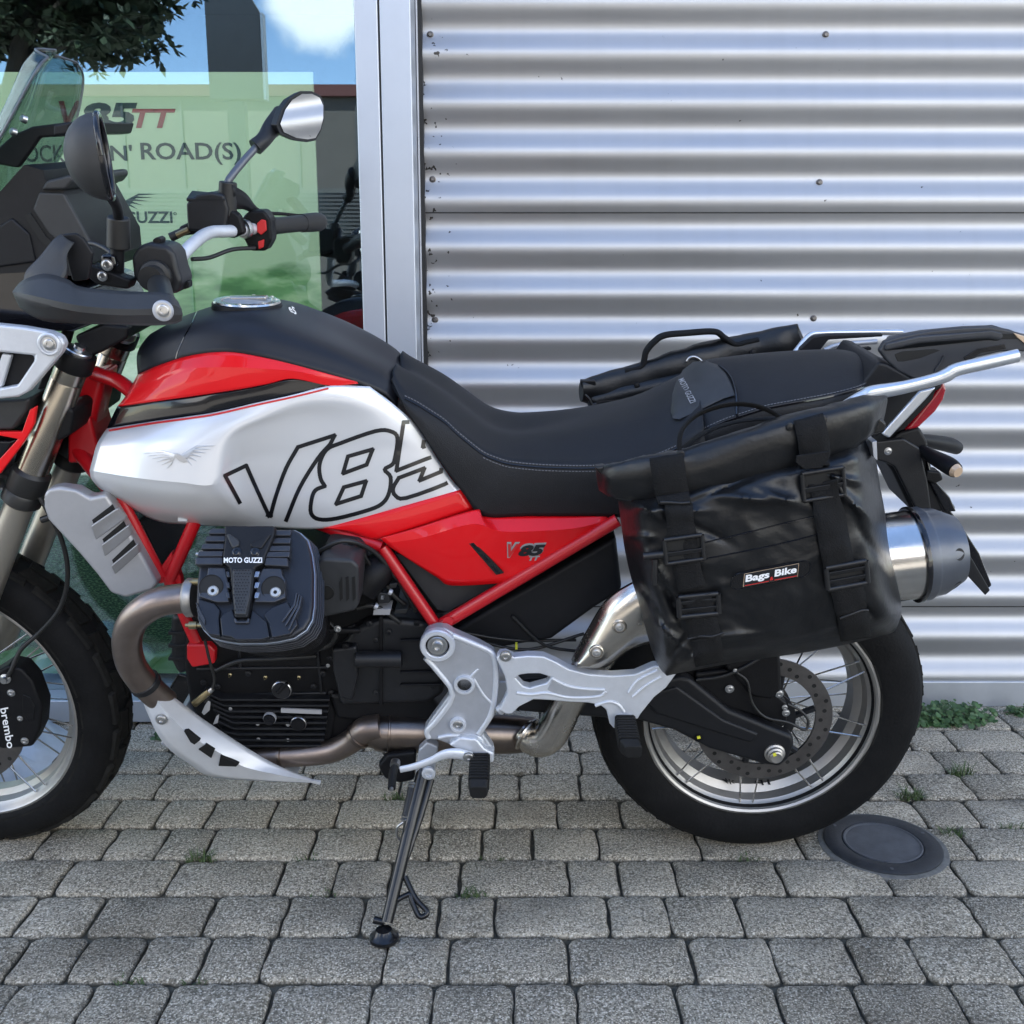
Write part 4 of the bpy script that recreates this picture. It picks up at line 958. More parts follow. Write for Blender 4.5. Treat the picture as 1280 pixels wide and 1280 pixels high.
tube('oil_line', tp((256, 800, .17), (262, 826, .17), (268, 850, .165), (262, 868, .165), (256, 878, .165)), .0028, 'hose', bike, 6, 8)
tube('sensor', tp((262, 864, .168), (243, 880, .168)), [.006, .0068], 'brass', bike, 2, 12); tube('sensor_tip', tp((266, 861, .168), (258, 868, .168)), [.0042, .0058], 'bolt', bike, 2, 12)
tprism('sensor_tag', [(256, 882), (260, 876), (263, 878), (262, 888), (255, 894), (252, 891)], .165, .163, 'tag', bike, .0005)
tprism('sensor_tag', [(270, 896), (274, 893), (272, 904), (266, 906)], .165, .163, 'tag', bike, .0005)
tprism('far_fairing', [(206, 870), (222, 842), (256, 852), (250, 866), (232, 884)], -.10, -.11, 'gloss_black', bike, .004)
tprism('airbox', [(480, 690), (540, 770), (560, 768), (720, 690), (760, 660), (600, 640), (490, 660)], .10, -.10, 'matt_black', bike, .01)
tprism('side_filler', [(492, 692), (600, 700), (636, 724), (560, 766), (546, 764)], .135, .11, 'grey_plastic', bike, .004)
tprism('rear_inner_guard', [(560, 792), (640, 745), (770, 670), (778, 740), (745, 760), (690, 800), (620, 812)], .12, -.12, 'matt_black', bike, .01)
for a in (((575, 790, .13), (640, 800, .12), (720, 800, .10)), ((600, 802, .12), (660, 812, .12), (730, 792, .10)), ((640, 770, .13), (680, 806, .12), (730, 815, .11))):
    tube('rear_cable', tp(*a), .003, 'hose', bike, 5, 8)
tprism('yellow_mark', [(644, 806), (647, 806), (647, 812), (644, 812)], .14, .13, 'yellow', bike, 0)
# ------------------------------------------------------------------ exhaust
tube('header_pipe', tp((240, 747, .268), (222, 748.5, .272), (202, 752, .275), (184, 760, .275), (168, 774, .27), (160, 792, .262), (159, 810, .25), (164, 830, .235), (174, 846, .222), (186, 860, .21), (206, 878, .19)), .0243, 'header', bike, 8, 28)
lathe('pipe_joint', [(.0255, 0), (.027, .002), (.027, .012), (.0255, .014)], P(179, 851, .216), P(186, 860, .21) - P(174, 846, .222), 'engine_grey', bike, 28)
tube('lower_pipe', tp((300, 950, .12), (350, 945, .125), (385, 943, .13), (416, 938, .135), (440, 926, .14), (456, 912, .145), (476, 908, .145)), [.0215, .0215, .022, .0225, .023, .024, .024], 'header', bike, 8, 26)
lathe('pipe_ring', [(.0225, 0), (.0245, .001), (.0245, .006), (.0225, .007)], P(350, 945, .125), P(385, 943, .13) - P(350, 945, .125), 'collector', bike, 28)
lathe('pipe_clamp', [(.0245, -.003), (.0265, -.002), (.0265, .005), (.0245, .006)], P(448, 920, .142), P(456, 912, .145) - P(440, 926, .14), 'collector', bike, 28)
tube('collector_box', tp((458, 914, .13), (472, 914, .13), (486, 915, .13), (560, 916, .12), (640, 918, .10), (668, 916, .09)), [.028, .034, .037, .038, .036, .030], 'collector', bike, 6, 30)
lathe('collector_seam', [(.0375, -.002), (.0395, -.001), (.0395, .002), (.0375, .003)], P(486, 915, .13), P(520, 915.5, .125) - P(486, 915, .13), 'collector', bike, 30)
tube('link_pipe', tp((654, 914, .115), (668, 925, .13), (684, 922, .14), (697, 903, .145), (707, 881, .15), (724, 852, .155), (746, 824, .16), (772, 790, .165), (806, 762, .17), (850, 740, .18)), [.026, .030, .0315, .0315, .0315, .031, .030, .028, .027, .026], 'shield', bike, 8, 28)
lathe('pipe_flange', [(.024, -.003), (.0335, -.003), (.0345, 0), (.0335, .003), (.024, .003)], P(659, 918, .12), P(668, 925, .13) - P(654, 914, .115), 'shield', bike, 28)
hs_rows = [[(714, 824, .185), (732, 790, .190), (757, 750, .195), (789, 728, .20), (812, 720, .20)],
           [(716, 829, .208), (737, 800, .212), (764, 764, .216), (793, 742, .218), (814, 733, .218)],
           [(722, 834, .222), (745, 815, .226), (774, 784, .228), (798, 764, .228), (816, 755, .228)],
           [(738, 836, .216), (756, 826, .219), (780, 806, .221), (800, 790, .22), (818, 782, .22)],
           [(756, 835, .195), (766, 829, .198), (784, 815, .20), (802, 807, .20), (820, 803, .20)]]
hsd = patch('heat_shield', hs_rows, 'shield', bike, 5, 5, thick=.002)
for x, y in ((774.6, 783.7), (745.7, 815.5)):
    lathe('dimple', [(.0130, -.003), (.0125, .0012), (.0105, .0018), (.0092, -.0005), (0, -.0005)], P(x, y, .229), TV + Vector((0, 0, .15)), 'shield', hsd, 24)
    bolt(P(x, y, .2295), hsd, .0058, TV + Vector((0, 0, .15)))
SIL = [P(960, 716, .205), P(1142, 693, .205)]; sdv = (SIL[1] - SIL[0]).normalized(); sl_len = (SIL[1] - SIL[0]).length
lathe('silencer', [(.0, 0), (.040, 0), (.062, .04), (.0745, .07), (.0745, sl_len), (.0, sl_len)], SIL[0], sdv, 'steel', bike, 48)
ec = lathe('end_cap', [(.0755, -.004), (.0785, -.002), (.0785, .014), (.0765, .018), (.0745, .021), (.0725, .038), (.056, .070), (.049, .073), (.042, .071), (.041, .035), (0, .035)], SIL[1], sdv, 'graphite', bike, 40)
lathe('cap_band', [(.0758, 0), (.0805, .001), (.0805, .006), (.0785, .009)], SIL[1] - sdv * .006, sdv, 'gloss_black', ec, 48)
for ku, kt in ((.30, .95), (-.62, .78)):
    dr = (TV * kt + Vector((0, 0, ku))); dr = (dr - sdv * dr.dot(sdv)).normalized()
    lathe('cap_port', [(.0105, -.002), (.0100, .0006), (.0088, .0004), (.0, .0002)], SIL[1] + sdv * .050 + dr * .0655, dr + sdv * .48, 'hole', ec, 20)
# ------------------------------------------------------------------ skid plate
skr = [[(174, 866, .205), (186, 859, .212), (195, 855, .205)],
       [(185, 893, .215), (203, 884, .228), (221, 874, .195)],
       [(197, 918, .215), (226, 909, .228), (253, 898, .185)],
       [(213, 938, .205), (248, 926, .222), (286, 920, .180)],
       [(238, 956, .195), (276, 942, .21), (314, 938, .172)],
       [(264, 971, .185), (304, 958, .195), (338, 952, .165)],
       [(320, 976, .175), (345, 968, .178), (364, 964, .16)],
       [(401, 979, .16), (401, 978.3, .16), (401, 977.6, .158)]]
sk = patch('skid_plate', list(map(list, zip(*skr))), 'guard', bike, 6, 4, crease=(1,), thick=.006, ang=20)
for tri in ([(229.7, 914), (234.6, 913), (250, 925.5), (243, 931), (238, 928)], [(248, 937), (257, 931), (268, 938), (264, 948)], [(275.6, 944), (298.6, 955), (295, 958.5), (273, 957.6)]):
    bvh = BVHTree.FromObject(sk, bpy.context.evaluated_depsgraph_get())
    E_ = P(640, 640, 5.0); pts = []
    for x, y in tri:
        a = P(x, y, .5); d = (P(x, y, .1) - a).normalized(); hit = bvh.ray_cast(a, d)
        pts.append((hit[0] or P(x, y, .21)) - d * .0065)
    prism('vent_opening', pts, (0, .007, 0), 'hole', sk, .0006)
bolt(P(202, 899, .2275), sk, .0085)
prism('skid_plate_floor', [P(200, 930, .16), P(264, 966, .15), P(372, 972, .14), P(350, 962, .14), P(290, 946, .14), P(222, 900, .16)], (0, .28, 0), 'alu_dark', bike, .003)
# ------------------------------------------------------------------ footrest plate, hanger, pedals
fp = tprism('footrest_plate', [(527, 800), (533, 789), (546, 785), (558, 786), (568, 792), (600, 806), (618, 816), (624, 842), (622, 872), (618, 896), (604, 918), (612, 930), (618, 938), (612, 946), (596, 946), (578, 938), (548, 926), (534, 925), (530, 912), (540, 898), (562, 868), (548, 838), (532, 822)], .205, .180, 'alu_dark', bike, .005, 3)
def rim_strip(name, pts, t, h, w_, par, m='alu'):
    q = [P(x, y, t + h) for x, y in pts]; return tube(name, q, w_, m, par, 3, 8)
rim_strip('plate_edge', [(566, 794), (600, 808), (616, 818), (620, 842), (618, 872), (612, 896), (598, 917)], .203, 0, .0055, fp)
rim_strip('plate_edge', [(532, 822), (548, 840), (566, 868), (546, 900), (534, 913), (536, 922)], .203, 0, .0055, fp)
rim_strip('plate_rib', [(548, 922), (566, 919), (598, 921), (604, 932)], .206, 0, .0038, fp)
rim_strip('plate_rib', [(592, 848), (604, 868), (616, 880)], .204, 0, .0030, fp); rim_strip('plate_rib', [(588, 846), (598, 836)], .204, 0, .003, fp)
tprism('lower_cast', [(560, 932), (575, 922), (596, 924), (606, 936), (618, 942), (617, 955), (604, 952), (584, 944)], .22, .19, 'alu', fp, .005)
def boss(px, py, t, r, ro, par, m='alu', cav=True):
    b = lathe('boss', [(ro, -.006), (ro, .004), (ro * .93, .007), (r * 1.08, .007), (r, .0055), (r, -.004), (0, -.004)], P(px, py, t), TV, m, par, 36); return b
boss(547, 806, .208, .0205, .0305, fp); lathe('boss_groove', [(.0204, .0), (.0204, .0012), (0, .0012)], P(547, 806, .2045), TV, 'hole', fp, 32); lathe('pivot_bolt', [(.0175, -.004), (.0175, .004), (.0160, .006), (.0105, .0055), (.0100, .0095), (.0090, .011), (.0050, .011), (.0045, .006), (0, .006)], P(547, 806, .209), TV, 'bolt', fp, 32)
b1 = boss(580.5, 855, .205, .0125, .0185, fp); lathe('bore', [(.0128, .001), (.0128, -.0015), (0, -.0015)], P(580.5, 855, .204), TV, 'hole', fp, 24)
boss(572.5, 905, .206, .009, .0145, fp); bolt(P(572.5, 905, .206), fp, .0085)
hg = ring_prism('passenger_hanger', [(620, 824), (624, 818), (632, 817), (643, 822), (660, 820), (680, 821), (696, 828), (712, 837), (735, 843), (765, 845), (794, 843), (817, 833), (842, 832), (850, 837), (833, 860), (818, 872), (801, 893), (797, 900), (782, 894), (768, 912), (762, 905), (758, 888), (750, 882), (735, 879), (712, 878), (690, 876), (666, 875), (650, 883), (640, 893), (632, 893), (624, 888), (630, 876), (634, 866), (631, 846)],
    [[(645, 848), (649, 844), (660, 842.5), (675, 842.5), (689, 847), (684, 854), (662, 860), (654, 858)]], .222, .200, 'alu', bike, .005)
tprism('hanger_web', [(690, 850), (704, 858), (732, 863), (754, 861), (757, 864), (750, 869), (722, 871), (696, 869), (684, 862)], .2228, .215, 'alu_dark', hg, .001)
rim_strip('hanger_rib', [(646, 866), (664, 868), (684, 866), (706, 871), (726, 872), (750, 870), (757, 864)], .222, 0, .0032, hg)
rim_strip('hanger_rib', [(690, 848), (708, 857), (730, 861), (756, 862)], .222, 0, .0030, hg); rim_strip('hanger_rib', [(791, 871), (806, 858), (826, 846)], .222, 0, .003, hg); rim_strip('hanger_rib', [(786, 866), (798, 850), (822, 838)], .222, 0, .0032, hg)
rim_strip('hanger_rib', [(744, 882), (760, 877), (772, 880), (780, 890)], .222, 0, .0032, hg)
bolt(P(632, 820, .222), hg, .0085); tube('hanger_stay', tp((624, 888, .205), (633, 880, .205)), .010, 'alu_dark', hg, 2, 12)
def peg(px, py, t0, L_, w_, h_, tip=0.0):
    """folding footrest: ribbed rubber block pointing out to the side"""
    g = empty('footpeg', bike); mb = MB(); o0 = P(px, py, t0)
    prof = [(.5, .5), (.5, -.25), (.36, -.5), (-.36, -.5), (-.5, -.25), (-.5, .5), (-.4, .62), (.4, .62)]
    n = 9
    for i in range(n):
        s0 = i / n * L_ * .86; k = 1.0 - .0 * i
        for (s, e, kk) in ((s0, s0 + L_ * .86 / n * .62, 1.0), (s0 + L_ * .86 / n * .62, s0 + L_ * .86 / n, .86)):
            vs = [o0 + Vector((a * w_ * kk, -s, b_ * h_ * kk)) for a, b_ in prof]
            mb.add(prism_geo(vs, (0, -(e - s), 0)))
    mb.build('peg_rubber', 'rubber_peg', g, bevel=.0008)
    vs = [o0 + Vector((a * w_ * .95, -L_ * .86, b_ * h_ * .95)) for a, b_ in prof]; v2 = [o0 + Vector((a * w_ * .8 + tip, -L_, b_ * h_ * .7 - .004)) for a, b_ in prof]
    m_ = len(vs); mk('peg_tip', vs + v2, [tuple(range(m_)), tuple(reversed(range(m_, 2 * m_)))] + [(i, (i + 1) % m_, m_ + (i + 1) % m_, m_ + i) for i in range(m_)], 'rubber_peg', g, bevel=.002)
    prism('peg_core', [o0 + Vector((a * w_ * .7, .018, b_ * h_ * .7)) for a, b_ in prof], (0, -.03, 0), 'alu_dark', g, .002)
    return g
peg(600, 952, .225, .088, .036, .030); peg(781, 904, .232, .085, .036, .028, .006)
tube('peg_pin', tp((590, 948, .225), (612, 948, .225)), .006, 'bolt', bike, 2, 12)
gl_ = empty('gear_pedal', bike)
vs, fs = tube_geo(tp((588, 946, .228), (572, 942, .232), (556, 943, .236), (540, 950, .24), (518, 958, .245), (500, 962, .248)), [.010, .0105, .0095, .0075, .0068, .0065], 5, 12, flat=(1, .6), flat_dir=(0, 0, 1)); mk('lever', vs, fs, 'alu', gl_)
tube('toe_peg', tp((494, 956, .247), (491, 968, .262), (489.5, 986, .290)), [.0072, .0072, .0068], 'rubber_peg', gl_, 2, 14); tube('toe_peg_tip', tp((489.7, 982, .286), (489.2, 988, .296)), [.0035, .0035], 'bolt', gl_, 1, 12)
lathe('toe_collar', [(.0085, -.006), (.009, 0), (.0085, .006)], P(494, 955, .246), (0, -1, -.1), 'bolt', gl_, 16)
bolt(P(586, 946, .236), gl_, .008)
M['stand_black'] = mat('stand_black_enamel', (.006, .006, .007), .28, 0, .3, .2, 60, .15, 200, spec=.35)
# ------------------------------------------------------------------ side stand
ss = empty('side_stand', bike)
tprism('stand_bracket', [(523, 938), (534, 928), (548, 934), (544, 964), (538, 984), (526, 986), (518, 978)], .190, .168, 'alu_dark', ss, .004)
tprism('stand_switch', [(472, 958), (484, 944), (520, 940), (518, 976), (500, 980), (480, 974)], .172, .150, 'engine', ss, .006)
FOOTW = G(480, 1168, .012) - BO; FOOT = Vector((FOOTW.x, FOOTW.dot(Vector((0, math.cos(LEAN), math.sin(LEAN)))), FOOTW.dot(WDIR)))
TOPS = P(530, 962, .182)
def sp_(f, du=0.0): return TOPS.lerp(FOOT, f) + Vector((du, 0, 0))
tube('stand_leg', [sp_(0), sp_(.25), sp_(.6), sp_(.93)], [.0130, .0124, .0114, .0106], 'stand_black', ss, 3, 16)
tube('stand_web', [sp_(.06, .017), sp_(.3, .014), sp_(.55, .008)], [.007, .0065, .005], 'stand_black', ss, 3, 8)
tube('return_spring', [sp_(.10, -.013), sp_(.32, -.011)], [.0085, .0085], 'engine_grey', ss, 2, 14)
for f in (.09, .11, .30, .32): lathe('spring_coil', [(.0088, -.002), (.0102, 0), (.0088, .002)], sp_(f, -.013 if f < .2 else -.011), FOOT - TOPS, 'bolt', ss, 16)
q = sp_(.38, -.013); tube('spring_hook', [q + Vector((.004, -.006, .022)), q + Vector((-.007, -.008, .012)), q + Vector((-.008, -.008, -.008)), q + Vector((0, -.008, -.016)), q + Vector((.007, -.008, -.008)), q + Vector((.004, -.008, .002))], .0022, 'bolt', ss, 5, 8)
lathe('stand_pivot', [(.0125, 0), (.0125, .006), (.009, .008), (.0065, .008), (.006, .004), (0, .004)], P(536, 965, .196), TV, 'alu', ss, 24)
lp = [sp_(.66, .012), sp_(.79, .040), sp_(.865, .065), sp_(.895, .062), sp_(.89, .052), sp_(.80, .034), sp_(.765, .028), sp_(.80, .008)]
tube('stand_tang', lp, .0050, 'stand_black', ss, 4, 10)
lathe('stand_foot', [(0, -.012), (.023, -.012), (.026, -.008), (.0255, -.003), (.019, .001), (.014, .010), (0, .014)], FOOT, (0, math.sin(LEAN), math.cos(LEAN)), 'stand_black', ss, 24)
tube('foot_stub', [sp_(.93, -.004), sp_(.915, -.024)], [.006, .007], 'stand_black', ss, 2, 10)
# ------------------------------------------------------------------ swingarm and rear brake
sw = tprism('swingarm', [(640, 858), (700, 852), (800, 858), (850, 846), (862, 848), (912, 888), (960, 908), (991, 920), (994, 930), (986, 950), (975, 960), (956, 957), (886, 937), (842, 914), (800, 902), (700, 895), (645, 890)], .128, .098, 'matt_black', bike, .010, 3)
tprism('arm_ridge', [(800, 872), (846, 858), (905, 900), (950, 918), (940, 930), (880, 912), (820, 893)], .133, .12, 'matt_black', sw, .006)
lathe('axle_nut', [(.0195, 0), (.0195, .004), (.0165, .006), (.0155, .010), (.0125, .012), (.0125, .0165), (.010, .018), (.0075, .0175), (0, .0175)], P(968, 941, .128), TV, 'rim', sw, 32)
tprism('yellow_mark', [(966, 942), (970, 941), (971, 945), (967, 946)], .1462, .145, 'yellow', sw, 0)
bolt(P(873, 922, .128), sw, .007, m='engine'); tprism('yellow_mark', [(871, 921), (875, 920), (876, 923), (872, 924)], .1335, .132, 'yellow', sw, 0)
tprism('right_swingarm', [(640, 858), (800, 850), (960, 850), (990, 880), (970, 930), (800, 900), (645, 890)], -.09, -.16, 'engine', bike, .012)
bc = tprism('rear_caliper', [(924, 812), (966, 806), (976, 822), (978, 866), (966, 876), (940, 872), (920, 850), (905, 835)], .118, .075, 'engine', bike, .008)
tprism('caliper_arm', [(868, 842), (920, 836), (972, 868), (985, 880), (984, 905), (960, 900), (912, 886), (872, 862)], .112, .09, 'engine', bc, .006)
for x, y, r in ((974, 867, .0068), (912, 861, .0068), (982.5, 891, .006), (981, 884, .0045)): bolt(P(x, y, .115), bc, r)
tube('brake_hose', tp((870, 850, .115), (900, 846, .118), (922, 838, .12), (944, 826, .118), (952, 820, .116)), .0035, 'hose', bike, 6, 8)
tube('sensor_wire', tp((920, 840, .12), (934, 852, .122), (940, 878, .124), (956, 896, .122), (985, 903, .118), (1006, 912, .112), (1010, 900, .108), (1000, 888, .104), (984, 880, .104)), .0026, 'hose', bike, 6, 8)
bolt(P(919, 838, .122), bike, .0032)
tprism('hub_guard', [(850, 838), (905, 822), (924, 828), (920, 860), (880, 858)], .10, .07, 'engine', bike, .006)
# ------------------------------------------------------------------ tank
def bvh_of(o):
    me = o.data; return BVHTree.FromPolygons([v.co.copy() for v in me.vertices], [tuple(p.vertices) for p in me.polygons])
CAML = P(640, 640, 50.0)
def cast(bv, px, py, lift=.0008):
    a = P(px, py, .8); d = (P(px, py, .0) - a).normalized(); h = bv.ray_cast(a, d)
    if h[0] is None: return None
    n = h[1] if h[1].dot(d) < 0 else -h[1]
    return h[0] + n * lift
def ribbon(name, pts, w, bv, m, par, closed=False, step=4, lift=.0008):
    """a printed line laid on a body panel"""
    pts = [Vector((x, y, 0)) for x, y in pts]
    if closed: pts = pts + [pts[0]]
    vs, fs = [], []
    def seg_line(a, b_):
        L_ = (b_ - a).length; n = max(1, int(L_ / step)); d = (b_ - a).normalized(); s = Vector((-d.y, d.x, 0)) * w / 2
        prev = None
        for i in range(n + 1):
            c = a - d * w * .3 + (b_ - a + d * w * .6) * (i / n); q = [cast(bv, *(c + s).xy, lift), cast(bv, *(c - s).xy, lift)]
            if None in q: prev = None; continue
            k = len(vs); vs.extend(q)
            if prev is not None: fs.append((prev, prev + 1, k + 1, k))
            prev = k
    for i in range(len(pts) - 1): seg_line(pts[i], pts[i + 1])
    if vs: return mk(name, vs, orient(vs, fs, TV), m, par, ang=180)
tank = bike
def station(*pts): return list(pts)
top = mirrored([
    [(172, 469, .074), (172, 440, .060), (190, 416, 0)],
    [(200, 457, .110), (205, 420, .084), (226, 397, 0)],
    [(240, 445, .135), (244, 405, .100), (262, 386, 0)],
    [(285, 441, .150), (287, 401, .110), (302, 381, 0)],
    [(330, 448, .155), (330, 406, .115), (347, 382, 0)],
    [(390, 463, .150), (388, 424, .112), (400, 405, 0)],
    [(445, 478, .138), (440, 445, .105), (450, 430, 0)],
    [(480, 492, .122), (480, 463, .090), (492, 453, 0)],
    [(497, 508, .108), (500, 480, .080), (508, 470, 0)]])
tcover = patch('tank_top_cover', top, 'tank_black', tank, 6, 5, thick=.005, ang=60, toward=(0, 0, 1))
tb_ = bvh_of(tcover)
ribbon('cover_seam', [(246, 390), (240, 404), (230, 422), (222, 440), (220, 448)], 1.3, tb_, 'gloss_black', tcover, lift=.0006)
cap_o = P(309, 380, 0) + Vector((0, 0, .001)); cd = Vector((.04, 0, 1))
fc = lathe('fuel_cap', [(0, -.01), (.060, -.008), (.059, .0005), (.0575, .002), (.0555, .002), (.054, .0012), (.050, .0012), (.0, .0012)], cap_o, cd, 'matt_black', tank, 48)
lathe('cap_ring', [(.057, .0028), (.0555, .0058), (.044, .0062), (.0425, .003)], cap_o, cd, 'steel', fc, 48)
lathe('cap_lid', [(.041, .002), (.040, .0055), (.030, .0075), (.0, .008)], cap_o, cd, 'alu_dark', fc, 40)
MB().box(cap_o + Vector((.004, 0, .010)), .062, .020, .006).build('lock_flap', 'steel', fc, bevel=.002)
for a in range(0, 360, 45): bolt(cap_o + Vector((.050 * math.cos(R(a)), .050 * math.sin(R(a)), .0058)), fc, .0032, (0, 0, 1))
text('cap_print', 'e5', cast(tb_, 362, 390, .001), Vector((.012, 0, -.006)), Vector((-.004, .003, .012)), 'white', tcover, .02)
red_rows = [
    [(172, 468, .078), (200, 456, .113), (240, 444, .138), (285, 440, .153), (330, 447, .158), (372, 457, .156), (412, 468, .150), (446, 477, .141)],
    [(163, 485, .096), (197, 473, .130), (240, 461, .155), (285, 459, .167), (330, 461, .168), (370, 464, .162), (412, 473, .152), (447, 478, .142)],
    [(155, 498, .102), (196, 488, .137), (240, 479, .160), (288, 474, .168), (332, 471, .168), (368, 469, .162), (412, 478, .152), (447, 478.7, .142)],
    [(147, 507.5, .105), (195, 501.5, .140), (240, 495.5, .160), (297, 487, .168), (335, 480, .167), (366, 473.5, .162), (412, 482, .152), (448, 479.5, .142)]]
patch('tank_red_panel', red_rows, 'red', tank, 6, 4, crease=(1,), mirror=True, ang=24)
patch('tank_stripe', [
    [(147, 507, .101), (190, 501.5, .135), (240, 494.5, .155), (275, 489.5, .163), (320, 482, .163), (366, 472.8, .157), (413, 481, .147)],
    [(140, 521, .100), (188, 514, .137), (237, 507, .159), (270, 502, .166), (320, 492, .166), (366, 483, .159), (413, 481.6, .147)],
    [(133.5, 536, .098), (185, 528, .138), (235, 521, .160), (263, 517, .166), (320, 504, .166), (366, 494, .160), (413, 483, .148)]], 'gloss_black', tank, 6, 3, mirror=True)
silver_rows = [
    [(133.5, 535.5, .105), (185, 527.5, .143), (235, 520.5, .166), (270, 515, .170), (320, 503.5, .170), (366, 493.5, .164), (413, 482.2, .152), (462, 483, .136)],
    [(127, 545, .125), (180, 541, .165), (232, 537, .182), (280, 530, .184), (320, 523, .178), (375, 505, .165), (440, 500, .152), (494, 507, .132)],
    [(120, 558, .140), (175, 560, .182), (228, 562, .197), (270, 562, .196), (306, 540, .178), (384, 524, .157), (468, 524, .146), (519, 531, .131)],
    [(112, 588, .148), (168, 597, .192), (225, 603, .208), (268, 605, .205), (302, 575, .170), (398, 566, .151), (500, 560, .142), (546, 572, .133)],
    [(114, 598, .145), (170, 613, .182), (226, 622, .196), (280, 626, .186), (312, 612, .162), (405, 606, .150), (510, 594, .145), (565, 600, .138)],
    [(122, 608, .134), (178, 632, .150), (234, 645, .158), (292, 648, .152), (330, 642, .150), (410, 640, .149), (505, 620, .147), (575, 610, .142)],
    [(132, 615.5, .110), (192, 650, .110), (240, 656, .115), (294, 659, .122), (338, 660, .134), (411, 659.5, .145), (500, 634.5, .147), (581, 611.5, .144)]]
sv = patch('tank_side_panel', silver_rows, 'silver', tank, 8, 6, crease=(3,), mirror=True, ang=24)
bv = bvh_of(sv)
patch('tank_lower_panel', [[(404, 660.5, .146), (450, 648, .148), (500, 634, .149), (580, 611, .146)], [(430, 663, .148), (462, 664, .152), (510, 652, .153), (587, 624, .149)], [(436, 665, .144), (473, 674, .150), (520, 660, .152), (594, 636, .150)]], 'red', tank, 6, 3, mirror=True, thick=.006)
def Z6(pts): return [(160 + x * .34375, 360 + y * .34375) for x, y in pts]
def sm(pts, n=4, closed=False):
    q = [Vector((x, y, 0)) for x, y in pts]
    if closed: q = q + [q[0]]
    return [tuple(p.xy) for p in cr(q, n)]
ribbon('pin_stripe', sm([(137, 538.5), (185, 530.4), (235, 523.4), (270, 518), (320, 506.4), (366, 496.4), (410, 485.6)], 5), 2.4, bv, 'print_red', sv)
LW = 5.0
ribbon('lettering', Z6([(406, 780), (352, 682), (430, 645), (470, 735), (514, 830)]), LW, bv, 'print_black', sv)
ribbon('lettering', Z6([(506, 824), (520, 828)] + sm([(520, 820), (540, 750), (575, 655), (618, 578)], 4) + [(752, 535), (735, 568)] + sm([(735, 568), (690, 620), (625, 725), (575, 845)], 4)), LW, bv, 'print_black', sv)
ribbon('lettering', Z6(sm([(716, 720), (700, 690), (697, 640), (722, 588), (775, 563), (900, 520), (955, 521), (980, 546), (970, 620), (960, 642), (934, 660), (955, 688), (950, 742), (928, 780), (880, 805), (760, 837), (695, 840), (666, 818), (668, 768), (682, 735)], 4, True)), LW, bv, 'print_black', sv, step=3)
ribbon('lettering', Z6([(800, 612), (890, 586), (868, 642), (782, 674)]), LW, bv, 'print_black', sv, True)
ribbon('lettering', Z6([(785, 724), (866, 702), (848, 756), (757, 785)]), LW, bv, 'print_black', sv, True)
ribbon('lettering', Z6([(1120, 482), (1002, 488), (976, 664), (1078, 624), (1128, 606), (1142, 622), (1138, 668), (1060, 700), (1078, 655), (985, 690)] + sm([(985, 690), (964, 728), (974, 756), (1012, 763), (1150, 714), (1200, 680), (1215, 650)], 3)), LW, bv, 'print_black', sv)
ribbon('lettering', Z6([(1080, 528), (1072, 578), (1120, 562), (1130, 540)]), LW, bv, 'print_black', sv)
eb = MB()
for poly in eagle_px(224, 569, 46, -.02):
    q = [cast(bv, x, y, .0003) for x, y in poly]
    if None not in q: eb.add(prism_geo([p + TV * .0014 for p in q], (0, .0014, 0)))
eb.build('eagle_badge', 'badge', sv, bevel=.0004)
for q in ([(222, 640), (234, 640), (234, 652), (222, 652)],): tprism('drain_clip', q, .145, .12, 'silver', sv, .001)
# ------------------------------------------------------------------ side cover
ZC = lambda x, y, t: (440 + x * .328, 400 + y * .328, t)
sc_rows = [[(475, 673, .160), (520, 660, .162), (594, 637, .164), (604, 645, .158), (660, 645, .160), (720, 645, .160), (759, 645, .160)],
           [(482, 679, .163), (528, 672, .170), (590, 655, .180), (625, 664, .182), (665, 664, .182), (720, 660, .176), (760, 650, .162)],
           [(489, 685, .162), (535, 690, .168), (580, 690, .174), (620, 687, .176), (665, 682, .175), (712, 674, .171), (757, 655, .162)],
           [(498, 691, .158), (545, 721, .160), (566, 732, .162), (634, 728, .166), (650, 722.5, .166), (705, 689, .166), (752, 660, .162)]]
scv = patch('side_cover', sc_rows, 'red', bike, 6, 5, crease=(1,), mirror=True, ang=20, thick=.005)
bs = bvh_of(scv)
ribbon('cover_seam', [(474, 673), (520, 659), (593, 636)], 1.4, bs, 'hole', scv)
tprism('vent_slot', [(584.5, 678), (592.6, 677), (630, 716.5), (620.5, 719)], .1765, .172, 'hole', scv, .0008)
for i in range(3):
    f0, f1 = (i + .1) / 3, (i + .9) / 3
    A = lambda f, e: (584.5 + 37 * f + e, 678 + 41 * f - (e * .12))
    tprism('slot_rib', [A(f0, 2), A(f0, 6.5), A(f1, 6.5), A(f1, 2)], .1772, .1766, 'gloss_black', scv, .0003)
def stext(s, x0, y0, x1, y1, hx, hy, m, bold, lift=.0016, shear=0):
    o, a, c = cast(bs, x0, y0, lift), cast(bs, x1, y1, lift), cast(bs, x0 + hx, y0 + hy, lift)
    text('lettering', s, o, a - o, c - o, m, scv, bold, shear)
stext('V', 630.5, 697, 647, 697, 3, -20, 'tag', .10, .0010, .2); stext('V', 632, 696, 646, 696, 3, -17, 'print_red', .035, .0022, .2)
stext('85', 646, 696, 680, 694.5, 3, -17, 'tag', .12, .0010, .2); stext('85', 647, 695, 679, 693.5, 3, -14, 'print_black', .06, .0022, .2)
stext('TT', 660, 700.5, 674, 700, 1, -6, 'tag', .06, .0016, .2)
